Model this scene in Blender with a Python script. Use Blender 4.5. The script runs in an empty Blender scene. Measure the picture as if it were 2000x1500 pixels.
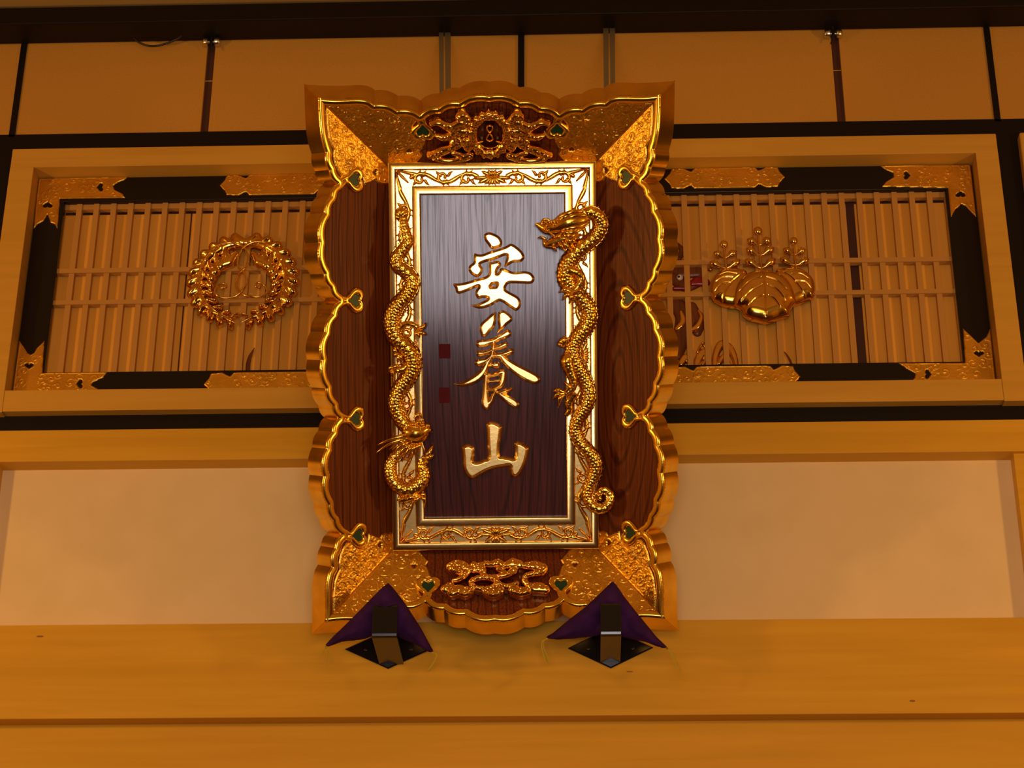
import bpy, bmesh, math, random
import numpy as np
from mathutils import Matrix, Vector

random.seed(7)
rng = np.random.default_rng(7)
scene = bpy.context.scene
COL = scene.collection
RAD = math.radians

# ------------------------------------------------------------------ camera
F_PX = 4000.0
X_ = Vector((1.0, 0.0117, 0.0334)).normalized()           # world X seen from the camera
Z_ = Vector((41.0, 7916.0, -4000.0)); Z_ = (Z_ - X_*Z_.dot(X_)).normalized()
Y_ = Z_.cross(X_).normalized()
ROT = np.array([list(X_), list(Y_), list(Z_)])             # camera -> world
CAM = np.array([0.0, -6.6, 1.6])
cam_data = bpy.data.cameras.new('camera')
cam_data.sensor_fit = 'HORIZONTAL'; cam_data.sensor_width = 36.0
cam_data.lens = 36.0*F_PX/2000.0
cam_data.clip_end = 100
cam = bpy.data.objects.new('camera', cam_data); COL.objects.link(cam)
M = Matrix([list(ROT[i]) + [CAM[i]] for i in range(3)] + [[0, 0, 0, 1]])
cam.matrix_world = M
scene.camera = cam

# ------------------------------------------------------------------ light
scene.view_settings.view_transform = 'Standard'
scene.view_settings.look = 'None'
scene.view_settings.gamma = 1.0
scene.view_settings.use_curve_mapping = False
scene.view_settings.exposure = 0.0

world = bpy.data.worlds.new('world'); scene.world = world
world.use_nodes = True
wb = world.node_tree.nodes['Background']
wb.inputs[0].default_value = (1.0, 0.50, 0.17, 1); wb.inputs[1].default_value = 0.16

def area(name, loc, target, sx, sy, power, color, spread=180):
    l = bpy.data.lights.new(name, 'AREA'); l.shape = 'RECTANGLE'; l.size = sx; l.size_y = sy
    l.energy = power; l.color = color; l.spread = RAD(spread)
    o = bpy.data.objects.new(name, l); COL.objects.link(o)
    o.location = loc
    o.rotation_euler = (Vector(target)-Vector(loc)).to_track_quat('-Z', 'Y').to_euler()
    return o

WARM = (1.0, 0.52, 0.13)
# warm hall lamps, out of view: one small each side, one broad and soft behind the camera
area('hall_lamp_left', (-4.2, -2.7, 4.1), (-0.2, -0.7, 4.7), 0.3, 0.3, 42, WARM)
area('hall_lamp_right', (4.0, -2.7, 4.0), (-0.4, -0.7, 4.7), 0.3, 0.3, 42, WARM)
area('hall_lamp_centre', (0.3, -8.5, 3.2), (0, 0, 3.6), 4.5, 1.6, 88, WARM)
# pale daylight coming in at the entrance doors behind the photographer
area('entrance_daylight', (0.12, -8.3, 1.28), (0.1, -0.6, 4.2), 2.0, 1.4, 98, (1.0, 0.90, 0.94))

# ------------------------------------------------------------------ projection helpers
def ray(px, py):
    d = np.array([(px-1000.0)/F_PX, (750.0-py)/F_PX, -1.0])
    return ROT @ d
def at(px, py, Y):
    d = ray(px, py); t = (Y-CAM[1])/d[1]
    return CAM + d*t

# plaque frame
ZC = 6.88
A_ = RAD(0.55); TILT = RAD(2.5)
ccx, ccy, ccz = ROT[:, 0], ROT[:, 1], ROT[:, 2]
PU = ccx*math.cos(A_) + ccy*math.sin(A_)
PVt = -ccx*math.sin(A_) + ccy*math.cos(A_)
PV = PVt*math.cos(TILT) + ccz*math.sin(TILT)
PW = np.cross(PU, PV)
PO = CAM + ray(963.5, 697)*ZC
S = ZC/F_PX                                                 # one photo pixel on the plaque, metres
def loc(px, py, p0=(0, 0, 0), n=(0, 0, 1)):
    """ray through a photo point onto a plane given in plaque coordinates -> plaque coordinates"""
    p0 = np.array(p0, float); n = np.array(n, float)
    d = ray(px, py); dl = np.array([d@PU, d@PV, d@PW])
    o = CAM-PO; ol = np.array([o@PU, o@PV, o@PW])
    t = ((p0-ol)@n)/(dl@n)
    return ol+dl*t
def PP(px, py, w=0.0):
    return loc(px, py, (0, 0, w))

# ------------------------------------------------------------------ materials
MATS = {}
def nodes_of(m):
    return m.node_tree.nodes, m.node_tree.links
def base_mat(name, col, rough=0.5, metal=0.0, ior=1.5, coat=0.0, coat_r=0.1, spec=None):
    m = bpy.data.materials.new(name); m.use_nodes = True
    b = m.node_tree.nodes['Principled BSDF']
    b.inputs['Base Color'].default_value = (*col, 1)
    b.inputs['Roughness'].default_value = rough
    b.inputs['Metallic'].default_value = metal
    b.inputs['IOR'].default_value = ior
    b.inputs['Coat Weight'].default_value = coat
    b.inputs['Coat Roughness'].default_value = coat_r
    if spec is not None: b.inputs['Specular IOR Level'].default_value = spec
    MATS[name] = m
    return m
def add_noise(m, col_a, col_b, scale=(1, 1, 1), nscale=5, detail=4, bump=0.0, bscale=None, dist=0.002,
              lo=0.35, hi=0.65, distortion=0.0):
    n, l = nodes_of(m); b = n['Principled BSDF']
    tc = n.new('ShaderNodeTexCoord'); mp = n.new('ShaderNodeMapping'); mp.inputs['Scale'].default_value = scale
    l.new(tc.outputs['Object'], mp.inputs[0])
    ns = n.new('ShaderNodeTexNoise'); ns.inputs['Scale'].default_value = nscale
    ns.inputs['Detail'].default_value = detail; ns.inputs['Distortion'].default_value = distortion
    l.new(mp.outputs[0], ns.inputs['Vector'])
    cr = n.new('ShaderNodeValToRGB')
    cr.color_ramp.elements[0].position = lo; cr.color_ramp.elements[0].color = (*col_a, 1)
    cr.color_ramp.elements[1].position = hi; cr.color_ramp.elements[1].color = (*col_b, 1)
    l.new(ns.outputs['Fac'], cr.inputs[0]); l.new(cr.outputs[0], b.inputs['Base Color'])
    if bump:
        ns2 = n.new('ShaderNodeTexNoise'); ns2.inputs['Scale'].default_value = bscale or nscale
        ns2.inputs['Detail'].default_value = 3
        l.new(mp.outputs[0], ns2.inputs['Vector'])
        bp = n.new('ShaderNodeBump'); bp.inputs['Strength'].default_value = bump; bp.inputs['Distance'].default_value = dist
        l.new(ns2.outputs['Fac'], bp.inputs['Height']); l.new(bp.outputs[0], b.inputs['Normal'])
    return m

def gold(name, col, rough, bump=0.0, bscale=60, dist=0.002, var=0.12):
    m = base_mat(name, col, rough, 1.0)
    c2 = tuple(max(0, c*(1-var*1.6)) for c in col)
    add_noise(m, c2, col, nscale=14, bump=bump, bscale=bscale, dist=dist)
    return m
gold('gold_leaf', (1.0, 0.70, 0.24), 0.22, bump=0.12, bscale=90, dist=0.001)
gold('gold_rim', (1.0, 0.66, 0.10), 0.22, bump=0.12, bscale=22, dist=0.002)
gold('gold_carved', (0.98, 0.60, 0.09), 0.20, bump=0.25, bscale=110, dist=0.002)
gold('gold_fitting', (1.0, 0.61, 0.08), 0.33, bump=0.55, bscale=150, dist=0.0022)
gold('gold_flat_fitting', (0.98, 0.57, 0.06), 0.42, bump=0.45, bscale=120, dist=0.002)
gold('gold_crest', (1.0, 0.64, 0.13), 0.16)
gold('gold_cloud', (1.0, 0.60, 0.12), 0.17, bump=0.1, bscale=60)
base_mat('green_inlay', (0.004, 0.05, 0.02), 0.35)
base_mat('red_seal', (0.10, 0.003, 0.006), 0.6, spec=0.15)
base_mat('black_lacquer', (0.008, 0.006, 0.004), 0.32, spec=0.35)
base_mat('black_wood', (0.006, 0.0045, 0.003), 0.5, spec=0.25)
base_mat('black_iron', (0.006, 0.006, 0.006), 0.22, spec=0.6)
base_mat('silver', (0.7, 0.68, 0.6), 0.25, 1.0)
base_mat('strap_metal', (0.22, 0.21, 0.13), 0.45, 0.0)
base_mat('cord_yellow', (0.55, 0.42, 0.02), 0.7)
base_mat('brown_post', (0.07, 0.022, 0.010), 0.6)
base_mat('white_enamel', (0.75, 0.7, 0.62), 0.2)
base_mat('red_lacquer', (0.25, 0.006, 0.012), 0.2)
base_mat('knot_brown', (0.30, 0.13, 0.02), 0.6)
base_mat('cable_black', (0.01, 0.01, 0.01), 0.5)
m = base_mat('purple_cloth', (0.035, 0.010, 0.045), 0.85)
m.node_tree.nodes['Principled BSDF'].inputs['Specular IOR Level'].default_value = 0.1
add_noise(m, (0.034, 0.009, 0.065), (0.052, 0.014, 0.095), nscale=25, bump=0.3, bscale=300, dist=0.001)
for nm, a, b_ in (('hinoki', (0.64, 0.345, 0.018), (0.74, 0.41, 0.028)),
                  ('hinoki_pale', (0.60, 0.33, 0.035), (0.68, 0.38, 0.05))):
    m = base_mat(nm, a, 0.5, spec=0.3)
    add_noise(m, a, b_, scale=(0.5, 2, 9), nscale=2.5, detail=6, bump=0.05, bscale=12, lo=0.3, hi=0.7, distortion=0.4)
m = base_mat('plaster', (0.6, 0.5, 0.38), 0.9)
add_noise(m, (0.80, 0.62, 0.30), (0.84, 0.65, 0.33), nscale=6, bump=0.15, bscale=250, dist=0.001)
m = base_mat('fusuma_paper', (0.5, 0.3, 0.2), 0.9)
add_noise(m, (0.54, 0.275, 0.032), (0.57, 0.29, 0.036), nscale=120, detail=2, bump=0.1, bscale=400, dist=0.0006)
m = base_mat('backing_wood', (0.6, 0.36, 0.16), 0.6, spec=0.2)
add_noise(m, (0.74, 0.36, 0.04), (0.90, 0.47, 0.065), scale=(9, 1, 0.35), nscale=2.2, detail=4, lo=0.3, hi=0.7)
m = base_mat('lattice_wood', (0.53, 0.275, 0.058), 0.55, spec=0.3)

def grain_mat(name, dark, mid, line, rough, coat, scale_u, center=(0, 0), k=1.0, rough_coat=0.2):
    """keyaki with long cathedral rings; object coordinates u, v, w in metres"""
    m = base_mat(name, mid, rough, coat=coat, coat_r=rough_coat)
    n, l = nodes_of(m); b = n['Principled BSDF']
    tc = n.new('ShaderNodeTexCoord'); mp = n.new('ShaderNodeMapping')
    mp.inputs['Scale'].default_value = (1.0, 0.10*k, 1.0); mp.inputs['Location'].default_value = (center[0], center[1], 0)
    l.new(tc.outputs['Object'], mp.inputs[0])
    wv = n.new('ShaderNodeTexWave'); wv.wave_type = 'RINGS'; wv.rings_direction = 'Z'
    wv.inputs['Scale'].default_value = scale_u; wv.inputs['Distortion'].default_value = 3.0
    wv.inputs['Detail'].default_value = 2.0; wv.inputs['Detail Scale'].default_value = 1.2
    l.new(mp.outputs[0], wv.inputs['Vector'])
    cr = n.new('ShaderNodeValToRGB')
    e = cr.color_ramp.elements
    e[0].position = 0.0; e[0].color = (*line, 1); e[1].position = 0.28; e[1].color = (*mid, 1)
    e2 = cr.color_ramp.elements.new(1.0); e2.color = (*dark, 1)
    l.new(wv.outputs['Fac'], cr.inputs[0])
    mp2 = n.new('ShaderNodeMapping'); mp2.inputs['Scale'].default_value = (1.0, 0.02, 1.0)
    l.new(tc.outputs['Object'], mp2.inputs[0])
    ns = n.new('ShaderNodeTexNoise'); ns.inputs['Scale'].default_value = 230; ns.inputs['Detail'].default_value = 3
    l.new(mp2.outputs[0], ns.inputs['Vector'])
    mx = n.new('ShaderNodeMixRGB'); mx.blend_type = 'MULTIPLY'; mx.inputs[0].default_value = 0.7
    cr2 = n.new('ShaderNodeValToRGB'); cr2.color_ramp.elements[0].position = 0.35; cr2.color_ramp.elements[0].color = (0.35, 0.3, 0.3, 1)
    cr2.color_ramp.elements[1].position = 0.6
    l.new(ns.outputs['Fac'], cr2.inputs[0]); l.new(cr.outputs[0], mx.inputs[1]); l.new(cr2.outputs[0], mx.inputs[2])
    l.new(mx.outputs[0], b.inputs['Base Color'])
    bp = n.new('ShaderNodeBump'); bp.inputs['Strength'].default_value = 0.22; bp.inputs['Distance'].default_value = 0.0010
    l.new(ns.outputs['Fac'], bp.inputs['Height'])
    bp2 = n.new('ShaderNodeBump'); bp2.inputs['Strength'].default_value = 0.30; bp2.inputs['Distance'].default_value = 0.001
    l.new(cr.outputs[0], bp2.inputs['Height']); l.new(bp.outputs[0], bp2.inputs['Normal'])
    l.new(bp2.outputs[0], b.inputs['Normal']); 
    bp3 = n.new('ShaderNodeBump'); bp3.inputs['Strength'].default_value = 0.12; bp3.inputs['Distance'].default_value = 0.001
    l.new(ns.outputs['Fac'], bp3.inputs['Height']); l.new(bp3.outputs[0], b.inputs['Coat Normal'])
    # open pores and ring lines take less polish
    ra = n.new('ShaderNodeMapRange'); ra.inputs[1].default_value = 0.36; ra.inputs[2].default_value = 0.56; ra.inputs[3].default_value = 0.58; ra.inputs[4].default_value = 1.0
    l.new(ns.outputs['Fac'], ra.inputs[0])
    rb = n.new('ShaderNodeMapRange'); rb.inputs[1].default_value = 0.0; rb.inputs[2].default_value = 0.07; rb.inputs[3].default_value = 0.80; rb.inputs[4].default_value = 1.0
    l.new(wv.outputs['Fac'], rb.inputs[0])
    mu = n.new('ShaderNodeMath'); mu.operation = 'MULTIPLY'; l.new(ra.outputs[0], mu.inputs[0]); l.new(rb.outputs[0], mu.inputs[1])
    mu2 = n.new('ShaderNodeMath'); mu2.operation = 'MULTIPLY'; l.new(mu.outputs[0], mu2.inputs[0]); mu2.inputs[1].default_value = coat
    l.new(mu2.outputs[0], b.inputs['Coat Weight'])
    return m
grain_mat('board_wood', (0.070, 0.011, 0.006), (0.082, 0.013, 0.007), (0.035, 0.006, 0.004), 0.5, 0.85, 14.0, center=(0.01, -0.075), rough_coat=0.13)
MATS['board_wood'].node_tree.nodes['Principled BSDF'].inputs['Specular IOR Level'].default_value = 0.1
grain_mat('wing_wood', (0.17, 0.037, 0.007), (0.20, 0.046, 0.009), (0.10, 0.020, 0.005), 0.45, 0.25, 14.0, center=(-0.42, 0.02), k=1.9, rough_coat=0.15)
MATS['wing_wood'].node_tree.nodes['Principled BSDF'].inputs['Specular IOR Level'].default_value = 0.15

# ------------------------------------------------------------------ object helpers
def link(o, parent=None):
    COL.objects.link(o)
    if parent is not None: o.parent = parent
    return o
def tag(o, label=None, cat=None, group=None, kind=None):
    if label: o['label'] = label
    if cat: o['category'] = cat
    if group: o['group'] = group
    if kind: o['kind'] = kind
    return o
def empty(name, location=(0, 0, 0), parent=None):
    o = bpy.data.objects.new(name, None); o.empty_display_size = 0.05
    link(o, parent); o.location = location
    return o

class MB:
    """collects vertices and faces for ONE mesh object"""
    def __init__(s): s.v = []; s.f = []; s.n = 0
    def add(s, verts, faces):
        verts = np.asarray(verts, float).reshape(-1, 3)
        s.v.append(verts); o = s.n
        s.f.extend([tuple(i+o for i in f) for f in faces]); s.n += len(verts)
        return s
    def box(s, x0, x1, y0, y1, z0, z1):
        v = [(x, y, z) for x in (x0, x1) for y in (y0, y1) for z in (z0, z1)]
        return s.add(v, [(0, 1, 3, 2), (4, 6, 7, 5), (0, 4, 5, 1), (2, 3, 7, 6), (0, 2, 6, 4), (1, 5, 7, 3)])
    def hexa(s, a, b):
        """a, b: two quads of 4 points (front, back)"""
        return s.add(list(a)+list(b), [(0, 1, 2, 3), (7, 6, 5, 4), (0, 4, 5, 1), (1, 5, 6, 2), (2, 6, 7, 3), (3, 7, 4, 0)])
    def tube(s, pts, rad, seg=10, caps=True, scale_pat=None, up=(0, 0, 1), flat=1.0):
        pts = np.asarray(pts, float); n = len(pts); rad = np.broadcast_to(np.asarray(rad, float), (n,))
        tan = np.gradient(pts, axis=0); tan /= np.linalg.norm(tan, axis=1)[:, None]+1e-12
        up = np.asarray(up, float)
        side = np.cross(tan, up); ln = np.linalg.norm(side, axis=1)
        side[ln < 1e-4] = (1, 0, 0); side /= np.linalg.norm(side, axis=1)[:, None]
        nor = np.cross(side, tan)
        th = np.linspace(0, 2*np.pi, seg, endpoint=False)
        sl = np.concatenate([[0], np.cumsum(np.linalg.norm(np.diff(pts, axis=0), axis=1))])
        R = rad[:, None]*np.ones(seg)[None]
        if scale_pat is not None: R = R*scale_pat(sl[:, None], th[None])
        V = pts[:, None, :] + R[..., None]*(np.cos(th)[None, :, None]*side[:, None, :] + flat*np.sin(th)[None, :, None]*nor[:, None, :])
        base = s.n
        s.v.append(V.reshape(-1, 3)); s.n += n*seg
        for i in range(n-1):
            a = base+i*seg; b = a+seg
            for j in range(seg):
                k = (j+1) % seg
                s.f.append((a+j, a+k, b+k, b+j))
        if caps:
            s.f.append(tuple(base+j for j in range(seg))[::-1]); s.f.append(tuple(base+(n-1)*seg+j for j in range(seg)))
        return s
    def ball(s, c, r, seg=12, rings=8, rot=None):
        r = np.broadcast_to(np.asarray(r, float), (3,))
        V = []
        for i in range(rings+1):
            p = math.pi*i/rings
            for j in range(seg):
                t = 2*math.pi*j/seg
                V.append((math.sin(p)*math.cos(t), math.sin(p)*math.sin(t), math.cos(p)))
        V = np.array(V)*r
        if rot is not None: V = V @ np.array(rot).T
        V = V+np.asarray(c, float)
        F = [(i*seg+j, (i+1)*seg+j, (i+1)*seg+(j+1) % seg, i*seg+(j+1) % seg) for i in range(rings) for j in range(seg)]
        return s.add(V, F)
    def build(s, name, mat, parent=None, smooth=True, angle=45, bevel=0, clean=False):
        me = bpy.data.meshes.new(name)
        V = np.concatenate(s.v) if s.v else np.zeros((0, 3))
        me.from_pydata(V.tolist(), [], s.f)
        me.materials.append(MATS[mat])
        bm = bmesh.new(); bm.from_mesh(me)
        if clean: bmesh.ops.remove_doubles(bm, verts=bm.verts, dist=1e-6)
        bmesh.ops.recalc_face_normals(bm, faces=bm.faces)
        bm.to_mesh(me); bm.free()
        if smooth:
            me.polygons.foreach_set('use_smooth', [True]*len(me.polygons))
            me.set_sharp_from_angle(angle=RAD(angle))
        me.update()
        o = bpy.data.objects.new(name, me); link(o, parent)
        if bevel:
            md = o.modifiers.new('bevel', 'BEVEL'); md.width = bevel; md.segments = 2; md.limit_method = 'ANGLE'
        return o

def prism(mb, poly, m3, z0, z1):
    """extrude a (possibly concave) outline; m3 maps (x, y, z) arrays to 3D"""
    poly = np.asarray(poly, float); n = len(poly)
    a = m3(poly[:, 0], poly[:, 1], np.full(n, z1)); b = m3(poly[:, 0], poly[:, 1], np.full(n, z0))
    from mathutils.geometry import tessellate_polygon
    tri = tessellate_polygon([[Vector((p[0], p[1], 0)) for p in poly]])
    F = [tuple(t) for t in tri]+[tuple(i+n for i in t[::-1]) for t in tri]
    F += [(i, (i+1) % n, n+(i+1) % n, n+i) for i in range(n)]
    return mb.add(np.concatenate([a, b]), F)

def catmull(pts, n=6, closed=False):
    P = np.asarray(pts, float)
    if closed: P = np.concatenate([P[-1:], P, P[:2]])
    else: P = np.concatenate([2*P[:1]-P[1:2], P, 2*P[-1:]-P[-2:-1]])
    out = []
    for i in range(1, len(P)-2):
        p0, p1, p2, p3 = P[i-1], P[i], P[i+1], P[i+2]
        for k in range(n):
            t = k/n
            out.append(0.5*((2*p1)+(-p0+p2)*t+(2*p0-5*p1+4*p2-p3)*t*t+(-p0+3*p1-3*p2+p3)*t**3))
    if not closed: out.append(P[-2])
    return np.array(out)

# ---- depth fields: positive inside a shape, in metres; carved reliefs come out of these
class Field:
    def __init__(s, x0, x1, y0, y1, res):
        s.x0, s.y0, s.res = x0-2*res, y0-2*res, res
        s.nx = int((x1-x0)/res)+5; s.ny = int((y1-y0)/res)+5
        s.X = s.x0+np.arange(s.nx)*res; s.Y = s.y0+np.arange(s.ny)*res
        s.F = np.full((s.ny, s.nx), -1.0)
    def copy_empty(s):
        o = Field.__new__(Field); o.__dict__.update(s.__dict__); o.F = np.full((s.ny, s.nx), -1.0); return o
    def stroke(s, pts, rad):
        pts = np.asarray(pts, float); n = len(pts); rad = np.broadcast_to(np.asarray(rad, float), (n,))
        for i in range(max(1, n-1)):
            a = pts[i]; b = pts[min(i+1, n-1)]; ra, rb = rad[i], rad[min(i+1, n-1)]; R = max(ra, rb)+2.5*s.res
            i0 = max(0, int((min(a[0], b[0])-R-s.x0)/s.res)); i1 = min(s.nx, int((max(a[0], b[0])+R-s.x0)/s.res)+2)
            j0 = max(0, int((min(a[1], b[1])-R-s.y0)/s.res)); j1 = min(s.ny, int((max(a[1], b[1])+R-s.y0)/s.res)+2)
            if i0 >= i1 or j0 >= j1: continue
            gx, gy = np.meshgrid(s.X[i0:i1], s.Y[j0:j1])
            d = b-a; L = d@d+1e-18
            t = np.clip(((gx-a[0])*d[0]+(gy-a[1])*d[1])/L, 0, 1)
            dist = np.hypot(gx-a[0]-t*d[0], gy-a[1]-t*d[1])
            s.F[j0:j1, i0:i1] = np.maximum(s.F[j0:j1, i0:i1], ra+(rb-ra)*t-dist)
        return s
    def sdpoly(s, poly):
        poly = np.asarray(poly, float); n = len(poly)
        gx, gy = np.meshgrid(s.X, s.Y); best = np.full(gx.shape, 1e9); ins = np.zeros(gx.shape, bool)
        for i in range(n):
            a = poly[i]; b = poly[(i+1) % n]; d = b-a; L = d@d+1e-18
            t = np.clip(((gx-a[0])*d[0]+(gy-a[1])*d[1])/L, 0, 1)
            best = np.minimum(best, (gx-a[0]-t*d[0])**2+(gy-a[1]-t*d[1])**2)
            c = (a[1] > gy) != (b[1] > gy)
            if c.any() and abs(b[1]-a[1]) > 1e-15:
                ins ^= c & (gx < (b[0]-a[0])*(gy-a[1])/(b[1]-a[1])+a[0])
        return np.where(ins, 1, -1)*np.sqrt(best)
    def poly(s, poly):
        s.F = np.maximum(s.F, s.sdpoly(poly)); return s
    def hole(s, poly):
        s.F = np.minimum(s.F, -s.sdpoly(poly)); return s
    def mesh(s, mb, height, m3, base=0.0, H=None, skirt=True):
        """H: optional ready-made height grid; height(D): height from depth"""
        F = s.F; ins = F > 0
        cell = ins[:-1, :-1] | ins[1:, :-1] | ins[:-1, 1:] | ins[1:, 1:]
        gy_, gx_ = np.gradient(F, s.res)
        gx, gy = np.meshgrid(s.X, s.Y)
        g2 = gx_**2+gy_**2+1e-6
        k = np.where(F < 0, np.clip(-F/np.sqrt(g2), 0, 1.3*s.res), 0)
        px = gx+k*gx_/np.sqrt(g2); py = gy+k*gy_/np.sqrt(g2)
        Hh = (height(np.maximum(F, 0)) if H is None else np.where(F > 0, H, height(np.zeros(1))[0]))
        used = np.zeros(F.shape, bool)
        used[:-1, :-1] |= cell; used[1:, :-1] |= cell; used[:-1, 1:] |= cell; used[1:, 1:] |= cell
        idx = -np.ones(F.shape, int); idx[used] = np.arange(used.sum())
        V = m3(px[used], py[used], Hh[used])
        j, i = np.nonzero(cell)
        Q = np.stack([idx[j, i], idx[j, i+1], idx[j+1, i+1], idx[j+1, i]], 1)
        faces = [tuple(q) for q in Q.tolist()]
        nV = len(V)
        if skirt:
            B = m3(px[used], py[used], np.full(used.sum(), base))
            V = np.concatenate([V, B])
            pc = np.pad(cell, 1)
            for (dj, di, ca, cb) in ((0, -1, (1, 0), (0, 0)), (0, 1, (0, 1), (1, 1)), (-1, 0, (0, 0), (0, 1)), (1, 0, (1, 1), (1, 0))):
                nb = pc[1+dj:pc.shape[0]-1+dj, 1+di:pc.shape[1]-1+di]
                jj, ii = np.nonzero(cell & ~nb)
                a = idx[jj+ca[0], ii+ca[1]]; b = idx[jj+cb[0], ii+cb[1]]
                faces += [tuple(q) for q in np.stack([a, b, b+nV, a+nV], 1).tolist()]
        mb.add(V, faces)
        return mb

def fld(pts, res, pad=0.0):
    P = np.asarray(pts, float)
    return Field(P[:, 0].min()-pad, P[:, 0].max()+pad, P[:, 1].min()-pad, P[:, 1].max()+pad, res)
def rnd(W, H, e=0.0):
    """round-shouldered profile: rises to H over a depth of W"""
    return lambda D: e+(H-e)*np.sqrt(np.clip(1-(1-np.clip(D/W, 0, 1))**2, 0, 1))
def spiral(cx, cy, r0, r1, a0, turns, n=14):
    t = np.linspace(0, 1, n)
    r = r0+(r1-r0)*t; a = a0+turns*2*np.pi*t
    return np.stack([cx+r*np.cos(a), cy+r*np.sin(a)], 1)

# ================================================================== THE SETTING
def zz(l, r, Y): return 0.5*(at(l[0], l[1], Y)[2]+at(r[0], r[1], Y)[2])
def xx(px, py, Y): return at(px, py, Y)[0]
XL, XR = -4.6, 4.6
def struct(name, boxes, mat, label, parent=None, bevel=0.0):
    mb = MB()
    for b in boxes: mb.box(*b)
    o = mb.build(name, mat, parent, smooth=False, bevel=bevel)
    if parent is None: tag(o, label, None, None, 'structure')
    return o
FL = MB(); FL.box(XL, XR, -14, 0.1, -0.05, 0.0)
base_mat('tatami', (0.07, 0.03, 0.012), 0.8)  # unseen floor, kept dark so the lower board reflects little light
base_mat('ceiling_wood', (0.50, 0.30, 0.08), 0.7)
tag(FL.build('floor', 'tatami', smooth=False), 'dark brown mat floor of the hall', kind='structure')
CL = MB(); CL.box(XL, XR, -14, 0.3, 6.6, 6.7)
tag(CL.build('ceiling', 'ceiling_wood', smooth=False), 'timber ceiling of the hall', kind='structure')
for nm, x0_, x1_, lb in (('wall_left', XL-0.1, XL, 'plain pale side wall on the left'), ('wall_right', XR, XR+0.1, 'plain pale side wall on the right')):
    _m = MB(); _m.box(x0_, x1_, -9.0, 0.1, 0.0, 6.6); tag(_m.build(nm, 'hinoki', smooth=False), lb, kind='structure')

Yb = -0.055                                                 # face of the pale beams
z_nb = zz((0, 1404.7), (2000, 1392), Yb); z_nt = zz((0, 1221), (2000, 1206), Yb)
z_bb = zz((0, 901), (2000, 882), Yb); z_bt = zz((0, 840.6), (2000, 819), Yb)
struct('trim_1', [(XL, XR, 0.012, 0.12, z_nb-1.6, z_nb+0.02)], 'hinoki', 'pale timber band under the lower ledge')
struct('trim_2', [(XL, XR, Yb, 0.10, z_nb, z_nt)], 'hinoki', 'deep pale timber beam that carries the two iron hooks', bevel=0.003)
trim2 = bpy.data.objects['trim_2']
for px_, py_, a_, b_ in ((78, 1243, 0.013, 0.0035), (1782, 1369, 0.010, 0.0035), (1230, 1312, 0.012, 0.002)):
    p_ = at(px_, py_, Yb-0.0004); _m = MB(); _m.ball(p_, (a_, 0.0008, b_), 16, 6); _m.build('knot', 'knot_brown', trim2)
struct('trim_3', [(XL, XR, Yb, 0.10, z_bb, z_bt)], 'hinoki', 'pale timber beam above the cream plaster', bevel=0.003)
xr_post = xx(1977, 897, -0.005); xl_post = xx(2, 915, -0.005)
struct('wall_back', [(XL, XR, 0.02, 0.10, z_nt-0.05, z_bb+0.05)], 'plaster', 'cream plaster wall panel between two pale beams')
struct('trim_4', [(xr_post, xr_post+0.12, -0.035, 0.019, z_nt, z_bb)], 'hinoki', 'pale timber post at the right end of the plaster')
struct('trim_5', [(xl_post-0.12, xl_post, -0.035, 0.019, z_nt, z_bb)], 'hinoki', 'pale timber post at the left end of the plaster')

# window frame
Yf, Yk = -0.04, 0.035
wx0, wx1 = xx(25, 290, Yf), xx(1945, 262, Yf)
wz1 = zz((25, 290), (1945, 262), Yf); wz0 = zz((0, 801.6), (2000, 783), Yf)
ix0, ix1 = xx(66, 328, Yf), xx(1905, 297, Yf)
iz1 = zz((65, 328), (1905, 297), Yf); iz0 = zz((25, 761), (1945, 741), Yf)
z_kt = zz((0, 263), (2000, 232), 0.0)                       # top of the black band
struct('trim_6', [(XL, XR, 0.0, 0.10, z_bt-0.02, wz0+0.03), (XL, XR, 0.0, 0.10, wz1-0.03, z_kt),
                  (XL, wx0+0.02, 0.0, 0.10, wz0+0.03, wz1-0.03), (wx1-0.02, XR, 0.0, 0.10, wz0+0.03, wz1-0.03)],
       'black_wood', 'black lacquered timbers framing the transom window')
win = empty('window_1', (0.5*(wx0+wx1), 0, wz0)); tag(win, 'long latticed transom window behind the plaque', kind='structure')
WO = np.array(win.location)
def wbox(name, boxes, mat, bevel=0.0, parent=win):
    mb = MB()
    for b in boxes: mb.box(b[0]-WO[0], b[1]-WO[0], b[2], b[3], b[4]-WO[2], b[5]-WO[2])
    return mb.build(name, mat, parent, smooth=False, bevel=bevel)
Yd = 0.20
wbox('window_head', [(wx0, wx1, Yf, Yd, iz1, wz1)], 'hinoki_pale', 0.002)
wbox('window_sill', [(ix0, ix1, Yf, Yd, wz0, iz0)], 'hinoki_pale', 0.002)
wbox('window_jamb', [(wx0, ix0, Yf-0.002, Yd, wz0-0.004, iz1)], 'hinoki_pale', 0.002)
wbox('window_jamb', [(ix1, wx1, Yf-0.002, Yd, wz0-0.004, iz1)], 'hinoki_pale', 0.002)
# black lacquer inner frame
lx0 = xx(126, 392, Yk); lx1 = xx(1846, 371, Yk)
lz1 = zz((130, 392), (1840, 371), Yk); lz0 = zz((95, 725), (1875, 708), Yk)
blx0, blx1 = ix0+0.004, ix1-0.004
wbox('lacquer_rail', [(blx0, blx1, Yk, Yk+0.03, lz1, iz1-0.003)], 'black_lacquer', 0.003)
wbox('lacquer_rail', [(blx0, blx1, Yk, Yk+0.03, iz0-0.12, lz0)], 'black_lacquer', 0.003)
wbox('lacquer_stile', [(blx0, lx0, Yk, Yk+0.03, lz0, lz1)], 'black_lacquer', 0.003)
wbox('lacquer_stile', [(lx1, blx1, Yk, Yk+0.03, lz0, lz1)], 'black_lacquer', 0.003)
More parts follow.
